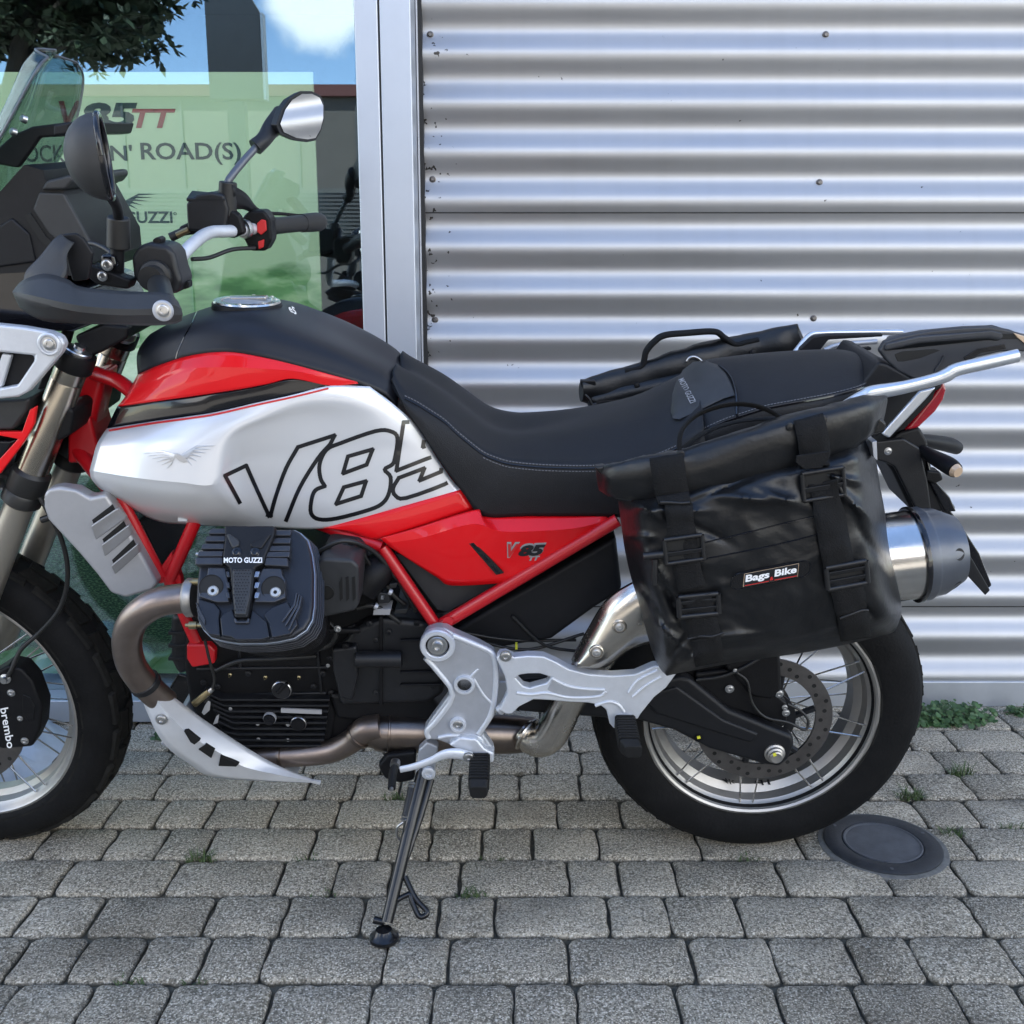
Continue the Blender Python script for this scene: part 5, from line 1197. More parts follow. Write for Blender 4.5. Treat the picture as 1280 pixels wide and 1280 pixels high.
# ------------------------------------------------------------------ seats
def seat_rows(st, crown=.016):
    out = []
    for b_, s, c in st:
        B, S_, C_ = P(*b_), P(*s), P(*c)
        m1 = C_.lerp(S_, .45) + Vector((0, 0, crown)); m2 = C_.lerp(S_, .86) + Vector((0, 0, crown * .55))
        half = [B, B.lerp(S_, .5) + Vector((0, -.004, 0)), S_, m2, m1, C_]
        out.append(half + [Vector((v.x, -v.y, v.z)) for v in reversed(half[:-1])])
    return out
ST = [((489, 476, .100), (491, 471, .094), (500, 462, 0)), ((503, 505, .130), (506, 497, .124), (522, 466, 0)), ((527, 541, .145), (538, 515, .132), (562, 491, 0)),
      ((552, 580, .152), (571, 541, .142), (591, 513, 0)), ((580, 618, .156), (604, 567, .149), (617, 530, 0)), ((604, 645, .160), (637, 579, .155), (645, 536, 0)),
      ((660, 645, .162), (670, 583, .160), (672, 533, 0)), ((735, 645, .162), (735, 585, .164), (735, 518.5, 0)), ((790, 644, .160), (801, 576, .162), (800, 500, 0)),
      ((845, 620, .156), (850, 557, .155), (836, 481, 0)), ((885, 600, .150), (880, 540, .150), (866, 466, 0))]
seat = patch('rider_seat', seat_rows(ST), 'vinyl', bike, 6, 4, thick=.008, ang=50, toward=(0, 0, 1))
PT = [((858, 590, .130), (862, 552, .128), (868, 462, 0)), ((872, 580, .138), (876, 544, .138), (878, 452, 0)), ((905, 560, .142), (908, 528, .143), (900, 448, 0)), ((960, 540, .142), (960, 511, .144), (950, 443, 0)),
      ((1026, 520, .135), (1028, 500, .138), (1010, 439, 0)), ((1068, 507, .115), (1073, 488, .118), (1062, 439.5, 0)), ((1089, 494, .080), (1092, 480, .082), (1085, 450, 0)), ((1092, 482, .03), (1095, 472, .03), (1092, 463, 0))]
pil = patch('pillion_seat', seat_rows(PT, .010), 'vinyl', bike, 6, 4, thick=.008, ang=50, toward=(0, 0, 1))
bseat, bpil = bvh_of(seat), bvh_of(pil)
def stitch(name, pts, bvv, par, w=1.0, dash=4.2):
    pts = [Vector((*p, 0)) for p in sm(pts, 6)]; mb = MB(); acc = 0
    L_ = [0]
    for a, b_ in zip(pts[:-1], pts[1:]): L_.append(L_[-1] + (b_ - a).length)
    def at(s):
        for i in range(len(L_) - 1):
            if L_[i] <= s <= L_[i + 1]: return pts[i].lerp(pts[i + 1], (s - L_[i]) / max(1e-6, L_[i + 1] - L_[i]))
    s = 0
    while s + dash < L_[-1]:
        a, b_ = at(s), at(s + dash * .68); qa, qb = cast(bvv, *a.xy, .0006), cast(bvv, *b_.xy, .0006)
        if qa and qb: mb.add(tube_geo([qa, qb], .0009 * w, 1, 5))
        s += dash
    if mb.v: mb.build(name, 'thread', par)['kind'] = 'stuff'
SEAM = [(506, 497), (522, 505), (538, 515), (556, 527), (571, 541), (588, 555), (604, 567), (620, 574), (637, 579), (669.6, 582.5), (705, 584), (742, 584), (775, 581), (801, 576), (828, 567), (850, 557)]
tube('seam_piping', [p for p in (cast(bseat, x, y + 1.5, .0006) for x, y in SEAM) if p], .0016, 'gloss_black', seat, 3, 6)
stitch('stitching', [(x, y - 2.2) for x, y in SEAM], bseat, seat); stitch('stitching', [(x, y + 5) for x, y in SEAM[6:]], bseat, seat, .8)
PSEAM = [(866, 548), (885, 537), (908, 527), (935, 518), (960, 510.5), (995, 504), (1028, 498), (1055, 492), (1075, 486), (1090, 479)]
tube('seam_piping', [p for p in (cast(bpil, x, y, .001) for x, y in PSEAM) if p], .0024, 'gloss_black', pil, 3, 6)
stitch('stitching', [(x, y - 4) for x, y in PSEAM], bpil, pil, .8)
# gap line between the seat and tank, embossed pad on the hump
bh2 = bvh_of(pil)
padp = [(871, 457), (886, 456), (899, 460), (908, 470), (914, 482), (919, 496), (905, 500), (880, 512), (850, 526), (842, 525), (840, 518), (843, 498), (848, 484), (857, 468)]
def castpad(x, y, l):
    c = [cast(b_, x, y, l) for b_ in (bseat, bh2)]; c = [q for q in c if q is not None]
    return max(c, key=lambda q: -q.y) if c else None
q = [castpad(x, y, .004) for x, y in padp]
if None not in q:
    c = sum(q, Vector()) / len(q); cc = castpad(880, 485, .006) or c
    n = len(q); vs = q + [c.lerp(v, .82) + (cc - c) * .5 + TV * .002 for v in q] + [cc] + [v + Vector((0, .02, 0)) for v in q]
    fs = [(i, (i + 1) % n, n + (i + 1) % n, n + i) for i in range(n)] + [(n + i, n + (i + 1) % n, 2 * n) for i in range(n)] + [(i, 2 * n + 1 + i, 2 * n + 1 + (i + 1) % n, (i + 1) % n) for i in range(n)]
    sp_pad = mk('embossed_pad', vs, orient(vs, fs, TV), 'grey_plastic', bike, ang=40)
    bp_ = bvh_of(sp_pad); o_, a_, c_ = cast(bp_, 849, 478, .005), cast(bp_, 863, 507, .005), cast(bp_, 856, 475, .005)
    if o_ and a_ and c_: text('lettering', 'MOTO GUZZI', o_, a_ - o_, c_ - o_, 'tag', sp_pad, .01)
tube('hump_edge', [p for p in (castpad(x, y, .004) for x, y in ((899, 459), (910, 468), (917, 480), (921, 498), (921, 520))) if p], .0022, 'gloss_black', pil, 3, 6)
tprism('seat_base', [(620, 600), (860, 580), (900, 560), (1080, 490), (1090, 500), (1020, 560), (860, 640), (620, 643)], .12, -.12, 'engine', bike, .005)
# ------------------------------------------------------------------ cockpit
def PL(px, py, o, n):
    """pixel onto the plane through o with normal n (motorcycle axes)"""
    a = P(px, py, .9); d = P(px, py, .0) - a; return a + d * ((o - a).dot(n) / d.dot(n))
NEAR = [P(-50, 262, .13), P(0, 172, .145), P(30, 116, .135), P(48, 84, .125), P(60, 71, .095)]
FAR = [P(50, 236, -.13), P(80, 186, -.145), P(96, 146, -.14), P(104, 98, -.125), P(96, 78, -.09)]
MIDC = [a.lerp(b_, .5) + Vector((-o_, 0, h_)) for a, b_, o_, h_ in zip(NEAR, FAR, (.045, .045, .043, .036, .010), (0, 0, 0, .004, .014))]
full = [FAR, [a.lerp(b_, .5) + (b_ - a) * .10 + Vector((-.026, 0, .005)) for a, b_ in zip(FAR, MIDC)], MIDC, [a.lerp(b_, .5) - (b_ - a) * .10 + Vector((-.026, 0, .005)) for a, b_ in zip(MIDC, NEAR)], NEAR]
patch('windscreen', full, 'screen', bike, 6, 5, thick=.004, ang=60, toward=(-1, 0, 0))
for e_ in (NEAR, FAR): tube('screen_edge', e_, .0018, 'graphite', bike, 6, 8)
tube('screen_edge', [f[4] for f in full], .0018, 'graphite', bike, 5, 8)
tprism('screen_bracket', [(16, 168), (40, 158), (90, 152), (88, 170), (49, 172), (38, 188), (22, 210), (0, 206), (-20, 200)], .06, .046, 'matt_black', bike, .004)
tprism('bracket_cross', [(66, 156), (88, 152), (84, 168), (66, 170)], .14, -.14, 'matt_black', bike, .004)
for x, y in ((20, 166), (33, 150)): lathe('screen_bolt', [(.006, 0), (.006, .007), (.004, .009), (0, .009)], P(x, y, .08), (-.6, -.6, .3), 'bolt', bike, 16)
tprism('dash_shroud', [(-60, 290), (-20, 262), (30, 206), (54, 213), (57, 226), (88, 218), (90, 226), (80, 238), (50, 236), (78, 238), (113, 300), (116, 328), (104, 346), (40, 340), (-60, 345)], .115, -.115, 'matt_black', bike, .006)
tprism('shroud_lip', [(57, 226), (88, 218), (91, 226), (82, 237), (50, 238)], .125, -.125, 'grey_plastic', bike, .005)
tprism('shroud_panel', [(48, 240), (79, 241), (111, 300), (115, 326), (92, 316), (60, 292), (40, 262)], .121, .11, 'grey_plastic', bike, .004)
tprism('shroud_panel', [(-30, 300), (14, 272), (36, 292), (44, 328), (-30, 338)], .120, .11, 'matt_black', bike, .004)
tprism('shroud_slot', [(30, 270), (38, 266), (58, 296), (84, 318), (78, 324), (50, 302)], .117, .11, 'hole', bike, .001)
tprism('lamp_body', [(-60, 335), (20, 332), (60, 345), (110, 360), (130, 400), (90, 415), (-60, 412)], .11, -.11, 'gloss_black', bike, .006)
# left mirror
hb = empty('handlebar_set', bike)
mo, mn = P(128, 196, .375), Vector((.93, -.02, 0)).normalized()
mn = Vector((.95, .27, .05)).normalized()
va = Vector((-.22, .0, 1)); va = (va - mn * va.dot(mn)).normalized(); vb = mn.cross(va)
nr, ns = 8, 28; vs, fs = [], []
for i in range(nr + 1):
    f = i / nr * math.pi / 2
    for k in range(ns):
        a = 2 * math.pi * k / ns; ca, sa = math.cos(a), math.sin(a); sx = .050 * (1 + .1 * sa); 
        vs.append(mo + vb * (abs(ca) ** .8 * math.copysign(1, ca) * sx * math.cos(f)) + va * (sa * .054 * math.cos(f)) - mn * (math.sin(f) * .046))
for i in range(nr):
    for k in range(ns): fs.append((i * ns + k, i * ns + (k + 1) % ns, (i + 1) * ns + (k + 1) % ns, (i + 1) * ns + k))
fs.append(tuple(reversed(range(ns))))
ml = mk('mirror_shell', vs, fs, 'grey_plastic', bike, ang=40)
gv = [mo + mn * .0015 + vb * (abs(math.cos(a)) ** .8 * math.copysign(1, math.cos(a)) * .042 * (1 + .1 * math.sin(a))) + va * (math.sin(a) * .046) for a in [2 * math.pi * k / 28 for k in range(28)]]
tube('mirror_rim', [mo + mn * .001 + (v - mo) * 1.13 for v in gv + [gv[0]]], .0042, 'gloss_black', ml, 2, 8)
mk('mirror_face', gv + [v - mn * .001 for v in gv], [tuple(range(28)), tuple(reversed(range(28, 56)))], 'mirror', ml, smooth=False)
tube('mirror_stalk', tp((134, 240, .365), (142, 250, .345), (147, 262, .315), (148, 274, .29)), [.008, .0075, .0072, .0072], 'matt_black', hb, 5, 14)
tube('stalk_boot', tp((148, 271, .29), (148, 310, .285)), [.0155, .0165], 'hose', hb, 2, 20, bevel=.003)
tube('stalk_post', tp((147, 308, .285), (146, 345, .27)), .010, 'engine_grey', hb, 2, 14)
# bars, grips and controls
tube('handlebar', tp((206, 388, .47), (198, 352, .28), (188, 338, .20), (180, 340, .12), (196, 342, .05), (218, 329, -.02), (240, 306, -.08), (262, 291, -.15), (296, 288, -.215), (400, 277, -.455)), .0112, 'alu', hb, 8, 16)
tube('left_grip', tp((197, 349, .26), (201, 366, .36), (205, 386, .46)), [.0165, .0160, .0165], 'hose', hb, 4, 22)
tprism('left_switch_box', [(163, 322), (170, 309), (184, 303), (210, 307), (218, 318), (222, 336), (228, 352), (222, 368), (186, 366), (166, 350)], .285, .225, 'engine_grey', hb, .008, 3)
lathe('grip_flange', [(.0225, 0), (.0235, .006), (.022, .010), (.017, .012), (.017, .03)], P(196, 345, .285), TV, 'hose', hb, 24)
tprism('turn_switch', [(190, 300), (196, 296), (201, 299), (200, 306), (192, 306)], .275, .25, 'engine', hb, .002)
tprism('switch_tab', [(224, 352), (236, 352), (236, 360), (230, 362), (224, 360)], .26, .24, 'engine', hb, .002)
tprism('lever_perch', [(112, 330), (150, 345), (164, 350), (160, 362), (120, 356), (108, 346)], .30, .27, 'engine', hb, .004)
tprism('perch_clamp', [(124, 318), (142, 318), (146, 334), (128, 338)], .30, .27, 'gloss_black', hb, .005)
bolt(P(134, 331, .302), hb, .007); bolt(P(128, 345, .302), hb, .006)
tube('clutch_cable', tp((146, 322, .28), (130, 310, .26), (112, 304, .24), (90, 310, .20)), .0035, 'hose', hb, 4, 8)
# left handguard
hg_rows = [[(17, 362, .385), (29, 350, .395), (56, 342, .405), (84, 349, .415), (100, 358, .428), (142, 363, .445), (185, 365, .455), (212, 367, .452), (223, 377, .448)],
           [(15.5, 365, .40), (34, 368, .435), (60, 374, .455), (88, 380, .468), (108, 383, .474), (146, 386, .480), (186, 386, .482), (214, 381, .476), (227, 386, .462)],
           [(16.5, 368, .402), (34, 375, .435), (60, 382, .455), (88, 388, .467), (108, 391, .473), (146, 394, .480), (186, 394, .482), (214, 394, .476), (228.5, 393, .462)],
           [(24, 384, .395), (38, 394, .41), (58, 402, .422), (86, 404, .432), (108, 405, .438), (146, 406, .444), (190, 407, .446), (216, 405, .446), (227, 401, .446)]]
hgd = patch('handguard', hg_rows, 'grey_plastic', bike, 6, 4, crease=(1, 2), thick=.012, ang=40)
patch('guard_fin', [[(29, 351, .394), (33, 338, .392), (50, 320, .388), (66, 300, .38), (76, 292.5, .372)], [(46, 354, .404), (50, 344, .402), (64, 330, .396), (76, 312, .388), (86, 300, .376)], [(70, 358, .412), (76, 350, .408), (82, 338, .40), (84, 318, .388), (93, 303, .374)]], 'grey_plastic', hgd, 6, 5, thick=.010, ang=50)
tprism('guard_back', [(76, 293), (94, 291), (104, 298), (116, 316), (110, 350), (90, 352), (84, 330)], .366, .358, 'matt_black', hgd, .003)
lathe('bar_end', [(.0125, 0), (.0135, .002), (.0125, .005), (.010, .006)], P(204.5, 388, .481), TV, 'alu_dark', hb, 28); bolt(P(204.5, 388, .486), hb, .0078)
# right side
tprism('brake_reservoir', [(232, 254), (246, 243), (264, 240), (280, 243), (285, 262), (282, 288), (262, 292), (234, 288)], -.19, -.245, 'engine_grey', hb, .006, 3)
prism('reservoir_lid', [P(233, 252, -.19), P(282, 252, -.19), P(283, 246, -.245), P(240, 242, -.245)], (0, 0, .006), 'engine_grey', hb, .002)
bolt(P(250, 253, -.205) + Vector((0, 0, .004)), hb, .004, (0, 0, 1))
tprism('master_cylinder', [(222, 284), (240, 276), (290, 262), (300, 270), (306, 292), (292, 298), (250, 292), (224, 296)], -.20, -.225, 'engine', hb, .006)
tube('banjo', tp((213, 297, -.20), (232, 288, -.205)), [.0085, .0075], 'hose', hb, 2, 14); tube('banjo_bolt', tp((221, 294, -.198), (236, 287, -.2)), [.006, .006], 'brass', hb, 1, 12)
tprism('right_switch_box', [(302, 272), (312, 263), (330, 263), (338, 274), (340, 300), (332, 314), (312, 314), (304, 298)], -.255, -.305, 'engine', hb, .006, 3)
tprism('kill_switch', [(321, 279), (327, 274), (332, 276), (333, 288), (326, 294), (321, 290)], -.250, -.27, 'print_red', hb, .002); tprism('start_button', [(322, 302), (330, 299), (329, 309), (323, 312)], -.250, -.27, 'print_red', hb, .002)
lathe('clamp_ring', [(.017, -.006), (.018, 0), (.017, .006)], P(306, 286, -.235), P(400, 277, -.455) - P(300, 288, -.22), 'bolt', hb, 20)
tube('right_grip', tp((336, 283, -.30), (378, 279, -.40)), [.0165, .0165], 'hose', hb, 3, 22); tube('bar_weight', tp((377, 279, -.40), (396, 277.5, -.445), (402, 277, -.458)), [.0185, .0195, .016], 'hose', hb, 2, 22)
tube('throttle_cable', tp((240, 324, -.12), (262, 322, -.16), (290, 312, -.2), (318, 310, -.25)), .004, 'hose', hb, 5, 8)
patch('right_handguard', [[(292, 232, -.20), (308, 242, -.24), (326, 262, -.30), (360, 266, -.38), (398, 270, -.44)], [(292, 262, -.21), (306, 262, -.24), (326, 268, -.30), (360, 270, -.38), (400, 274, -.44)]], 'matt_black', hb, 5, 3, thick=.01)
tube('mirror_boot', tp((285, 227, -.215), (284, 270, -.215)), [.0165, .0175], 'hose', hb, 2, 20, bevel=.003)
tube('mirror_stalk', tp((284, 230, -.215), (288, 222, -.22), (304, 202, -.245), (324, 180, -.275)), .0072, 'graphite', hb, 5, 12)
mo2, mn2 = P(380, 146, -.37), Vector((.90, -.43, .03)).normalized()
head = [(350, 168), (345, 156), (352, 136), (362, 122), (376, 113.5), (390, 113.5), (401, 119), (406, 130), (406, 148), (402, 164), (395, 176), (384, 178), (368, 176)]
hv = [PL(x, y, mo2, mn2) for x, y in head]; c = sum(hv, Vector()) / len(hv)
n = len(hv); vs = hv + [c + (v - c) * .92 - mn2 * .018 for v in hv] + [c + (v - c) * .55 - mn2 * .034 for v in hv]
fs = [tuple(range(n))] + [(i + r * n, (i + 1) % n + r * n, n + (i + 1) % n + r * n, n + i + r * n) for r in (0, 1) for i in range(n)] + [tuple(range(2 * n, 3 * n))]
mr_ = mk('mirror_shell', vs, fs, 'engine_grey', bike, bevel=.002, ang=25)
prism('mirror_face', [c + (v - c) * .88 + mn2 * .0022 for v in hv], -mn2 * .001, 'mirror', mr_, 0)
tube('mirror_neck', [P(319, 184, -.27), P(330, 174, -.285), P(346, 160, -.32) - mn2 * .012, P(362, 148, -.345) - mn2 * .014], [.0155, .0145, .018, .026], 'engine_grey', hb, 4, 18)
# ------------------------------------------------------------------ tail
M['rack'] = mat('rack_grey_plastic', (.026, .028, .034), .5, 0, 0, .1, 40, .1, 900)
tprism('rack_plate', [(1099, 439), (1106, 427), (1122, 421), (1164, 413), (1206, 409), (1238, 408), (1265, 413), (1282, 420), (1292, 432), (1284, 440), (1252, 440), (1222, 447), (1203, 456), (1179, 473), (1146, 476), (1122, 464), (1108, 451)], .10, .085, 'rack', bike, .004)
prism('rack_top', [P(1106, 429, .105), P(1150, 419, .105), P(1240, 411, .105), P(1288, 424, .09), P(1290, 420, -.09), P(1240, 404, -.105), P(1150, 412, -.105), P(1108, 420, -.105)], (0, 0, -.014), 'rack', bike, .005)
tprism('rack_recess', [(1118, 443), (1128, 439), (1168, 436), (1176, 438), (1150, 448), (1130, 452), (1122, 452)], .1006, .09, 'hole', bike, .001)
tprism('rack_recess', [(1240, 421), (1252, 417), (1266, 417), (1272, 424), (1252, 424)], .1006, .09, 'hole', bike, .001)
tprism('rack_rib', [(1170, 466), (1178, 450), (1180, 444), (1176, 452), (1168, 464)], .103, .09, 'rack', bike, .0005)
tprism('rack_rib', [(1205, 447), (1222, 436), (1256, 430), (1258, 436), (1226, 441), (1208, 452)], .102, .09, 'gloss_black', bike, .0005)
tprism('rack_lamp', [(1267, 416), (1280, 420), (1290, 428), (1284, 432), (1272, 422)], .103, .09, 'lens_clear', bike, .001)
for s in (1,):
    pts = [(1010, 538, .155), (1060, 506, .160), (1080, 496, .162), (1092, 491, .163), (1130, 484, .165), (1168, 474.5, .166), (1183, 469, .166), (1196, 462, .166), (1230, 454, .165), (1272, 444.5, .162)]
    q = [P(*p) for p in pts]
    if s < 0: q = [Vector((v.x, -v.y, v.z)) for v in q]
    vs, fs = tube_geo(q, [.0085, .0100, .0120, .0125, .0108, .0104, .0115, .0110, .0112, .0110], 6, 16, flat=(1, .8), flat_dir=(0, 0, 1)); mk('grab_rail', vs, fs, 'rail', bike, ang=60)
tprism('far_rail_frame', [(1000, 436), (1016, 421), (1034, 418), (1104, 417), (1104, 421), (1036, 425), (1024, 440), (1090, 434), (1090, 438), (1000, 442)], -.13, -.145, 'matt_black', bike, .003)
tube('far_rail', tp((994, 441, -.15), (1012, 420, -.155), (1028, 416.5, -.155), (1070, 415.5, -.155), (1128, 415, -.15)), .0062, 'rail', bike, 5, 12)
tube('far_rail', tp((1030, 438, -.12), (1050, 431, -.125), (1096, 427, -.125)), .005, 'alu_dark', bike, 4, 10)
tprism('rail_strut', [(1150, 489), (1171, 484), (1160, 497), (1112, 548), (1102, 543), (1108, 536)], .150, .142, 'rail', bike, .003)
tprism('tail_cowl', [(1085, 470), (1098, 452), (1110, 455), (1150, 478), (1180, 474), (1178, 486), (1150, 500), (1112, 540), (1060, 560), (1060, 500)], .10, -.10, 'matt_black', bike, .006)
tprism('tail_light', [(1180, 474), (1184, 487), (1180, 500), (1170, 515), (1148, 536), (1130, 539), (1146, 520), (1168, 492)], .085, -.085, 'lens_red', bike, .006, 3)
tprism('lamp_shade', [(1158, 490), (1171, 485), (1166, 500), (1130, 538), (1116, 541)], .10, .08, 'engine', bike, .003)
tprism('plate_hanger', [(1093, 552), (1106, 550), (1118, 546), (1126, 540), (1150, 534), (1160, 552), (1166, 590), (1170, 602), (1186, 620), (1197, 638), (1190, 640), (1140, 640), (1116, 590), (1108, 580), (1094, 575)], .060, -.060, 'matt_black', bike, .006)
tprism('hanger_plate', [(1093, 552), (1112, 550), (1130, 548), (1150, 560), (1160, 600), (1165, 640), (1146, 640), (1118, 584), (1108, 579), (1094, 575)], .072, .062, 'engine_grey', bike, .004)
tprism('hanger_rib', [(1156, 560), (1166, 596), (1188, 622), (1196, 640), (1182, 640), (1162, 604)], .066, .058, 'gloss_black', bike, .003)
bolt(P(1110, 564, .072), bike, .0055)
for s, a in ((-1, ((1140, 548), (1160, 551), (1186, 556), (1196, 560))), (1, ((1152, 562), (1166, 571), (1186, 582), (1194, 588)))):
    t0 = .075 if s > 0 else -.085
    ind = tube('indicator', [P(*a[0], t0 * .8), P(*a[1], t0 + s * .01), P(*a[2], t0 + s * .055), P(*a[3], t0 + s * .075)], [.009, .0125, .0150, .0130], 'matt_black', bike, 4, 16)
    if s > 0: tube('indicator_lens', [P(*a[3], t0 + .075), P(a[3][0] + 4, a[3][1] + 2.5, t0 + .082)], [.0122, .009], 'lens_clear', ind, 2, 16)
tprism('hanger_knob', [(1158, 588), (1176, 590), (1180, 600), (1168, 606), (1156, 600)], .07, .04, 'engine', bike, .004)
pp = [P(1158, 596, .062), P(1236, 736, .062)]
dv = (pp[1] - pp[0]).normalized(); nv = Vector((dv.z, 0, -dv.x))
prism('plate_holder', [pp[0], pp[0].lerp(pp[1], .55) + nv * .010, pp[1] + nv * .006, pp[1] - dv * .002 - nv * .008, pp[0].lerp(pp[1], .72) - nv * .016, pp[0].lerp(pp[1], .45) - nv * .012], (0, .124, 0), 'gloss_black', bike, .003)
tprism('holder_flange', [(1210, 690), (1216, 700), (1238, 738), (1232, 744.5), (1206, 716)], .068, .060, 'engine_grey', bike, .002)
# ================================================================== PANNIER BAGS
ZB = lambda x, y: (720 + x * .3359, 480 + y * .3359)
bag = empty('pannier_bag', None, BO, (LEAN, 0, 0))
tag(bag, 'black roll top pannier bag with buckled straps hung on the near side over the exhaust', 'bag', 'pannier bags on the motorcycle')
TB, TF = .262, .372
# body: a soft pillow shaped sack, outline traced, thickness and folds modelled
NU, NVv = 96, 84
left_e = [(155, 430), (168, 520), (182, 620), (205, 720), (232, 810), (256, 900), (285, 1000), (312, 1058), (338, 1086)]
right_e = [(1085, 200), (1112, 260), (1132, 380), (1150, 480), (1160, 580), (1180, 680), (1204, 780), (1212, 850), (1186, 925)]
def along(e, f):
    q = cr([Vector((*p, 0)) for p in e], 6); L_ = [0]
    for a, b_ in zip(q[:-1], q[1:]): L_.append(L_[-1] + (b_ - a).length)
    s = f * L_[-1]
    for i in range(len(q) - 1):
        if s <= L_[i + 1] + 1e-6: return q[i].lerp(q[i + 1], (s - L_[i]) / (L_[i + 1] - L_[i] + 1e-9))
    return q[-1]
FOLDS = [  # (u, v, direction angle, length, width, height) in bag space 0..1: creases of the coated cloth
    (.10, .10, .9, .16, .022, .010), (.05, .22, .5, .12, .02, .008), (.22, .13, .35, .22, .025, .007), (.09, .40, 1.25, .25, .022, .007), (.12, .62, 1.35, .28, .025, -.007),
    (.06, .75, 1.1, .22, .022, .008), (.15, .92, -.45, .16, .022, .011), (.10, .86, -.8, .14, .02, -.007), (.50, .16, .30, .30, .045, .009), (.40, .10, -.2, .25, .03, -.007), (.62, .20, .8, .22, .03, .006),
    (.90, .30, 1.2, .35, .03, .009), (.94, .55, 1.35, .35, .025, -.008), (.86, .16, .55, .2, .022, .008), (.97, .72, 1.45, .3, .022, .008), (.88, .85, 1.0, .22, .025, -.006), (.45, .95, .05, .5, .03, .005), (.72, .93, -.1, .35, .03, -.005), (.30, .84, .2, .25, .035, .005), (.33, .30, .9, .2, .03, -.005), (.78, .40, 1.1, .3, .03, .006), (.55, .55, -.15, .5, .05, .004), (.03, .55, 1.4, .4, .018, -.009)]
def bulge(u, v):
    e = min(u, 1 - u) ; g = min(v * .8 + .03, 1 - v)
    b_ = (1 - (1 - min(1, e / .10)) ** 2.2) * (1 - (1 - min(1, g / .12)) ** 2.2)
    h = .0
    for fu, fv, a, L_, w_, hh in FOLDS:
        dx, dy = u - fu, (v - fv); s = dx * math.cos(a) + dy * math.sin(a); d = -dx * math.sin(a) + dy * math.cos(a)
        d += .05 * math.sin(s * 9 + fu * 20) * L_
        h += 1.7 * hh * math.exp(-(s / (L_ * .5)) ** 2) / (1 + (d / (w_ * .5)) ** 2) * (1 if abs(s) < L_ else .6)
    h += .0045 * noise.noise(Vector((u * 3.1, v * 2.7, 1.7))) + .0022 * noise.noise(Vector((u * 8, v * 7, 4.0))) - .0055 * abs(noise.noise(Vector((u * 5.5 + v * 2, v * 4.2, 9.0)))) - .0025 * abs(noise.noise(Vector((u * 13 - v * 4, v * 9 + u * 3, 2.0))))
    return b_, h
def bag_pt(u, v, back=False):
    a, b_ = along(left_e, v), along(right_e, v)
    x, y = a.x + (b_.x - a.x) * u, a.y + (b_.y - a.y) * u
    y += 14 * math.sin(u * math.pi) * (v - .5) - 6 * math.sin(u * 2 * math.pi) * v
    bb, h = bulge(u, v)
    if back: return P(*ZB(x, y), TB + .003)
    return P(*ZB(x, y), TB + .008 + (TF - TB + .02 * math.sin(math.pi * min(1, v * 1.1)) * math.sin(math.pi * u)) * (.12 + .88 * bb) + h * (.3 + .7 * bb))
vs, fs = [], []
for side in (0, 1):
    for i in range(NU + 1):
        for j in range(NVv + 1):
            u, v = i / NU, j / NVv
            u = .5 - .5 * math.cos(math.pi * u) if 0 else u
            vs.append(bag_pt(u, v, side == 1))
M1 = NVv + 1; OFF = (NU + 1) * M1
for s in (0, 1):
    for i in range(NU):
        for j in range(NVv):
            f = (i * M1 + j, (i + 1) * M1 + j, (i + 1) * M1 + j + 1, i * M1 + j + 1); f = tuple(k + s * OFF for k in f); fs.append(f if s else tuple(reversed(f)))
def rim(ix):
    for a, b_ in zip(ix[:-1], ix[1:]): fs.append((a, b_, b_ + OFF, a + OFF))
rim([i * M1 for i in range(NU + 1)]); rim([NU * M1 + j for j in range(M1)]); rim([i * M1 + NVv for i in range(NU, -1, -1)]); rim([j for j in range(NVv, -1, -1)])
body = mk('sack', vs, fs, 'pvc', bag, ang=70)
me = bpy.data.meshes.new('probe'); 
bbag = BVHTree.FromPolygons([Vector(v) for v in vs], fs)
# rolled closure: an oval roll along the top, its free ends squashed flat
def roll(name, pts, widths, par, t_list, m='pvc', thick=.55):
    c = [P(*ZB(*p), t) for p, t in zip(pts, t_list)]
    n_ = 8; full = cr([Vector((*p, w)) for p, w in zip(c, widths)], n_); vs, fs = [], []; seg = 22
    for i, q in enumerate(full):
        p = Vector(q[:3]); r = q[3]; a = Vector(full[max(0, i - 1)][:3]); b_ = Vector(full[min(len(full) - 1, i + 1)][:3]); tn = (b_ - a).normalized()
        up = Vector((0, -.12, 1)); up = (up - tn * up.dot(tn)).normalized(); ot = tn.cross(up); ot = ot if ot.y < 0 else -ot
        e = min(i, len(full) - 1 - i) / 8.0; fl = thick * (.35 + .65 * min(1, e))
        for k in range(seg):
            th = 2 * math.pi * k / seg; s_, c_ = math.sin(th), math.cos(th)
            w_ = 1 + .06 * noise.noise(Vector((i * .13, k * .5, 2))) + .04 * noise.noise(Vector((i * .5, k * .9, 5))) - .10 * abs(noise.noise(Vector((i * .16 + k * .25, k * .45, 8))))
            sup = lambda x: math.copysign(abs(x) ** .75, x)
            vs.append(p + up * (sup(c_) * r * w_) + ot * (sup(s_) * r * fl * w_))
    for i in range(len(full) - 1):
        for k in range(seg): fs.append((i * seg + k, i * seg + (k + 1) % seg, (i + 1) * seg + (k + 1) % seg, (i + 1) * seg + k))
    fs += [tuple(reversed(range(seg))), tuple(range((len(full) - 1) * seg, len(full) * seg))]
    return mk(name, vs, fs, m, par, ang=60)
rl = roll('rolled_top', [(84, 352), (150, 360), (300, 352), (430, 338), (620, 280), (800, 222), (950, 178), (1060, 130), (1140, 108)], [.020, .0285, .040, .0425, .0435, .043, .042, .036, .027], bag, [.300, .325, .345, .35, .352, .35, .345, .328, .300])
brl = BVHTree.FromPolygons([v.co.copy() for v in rl.data.vertices], [tuple(p.vertices) for p in rl.data.polygons])
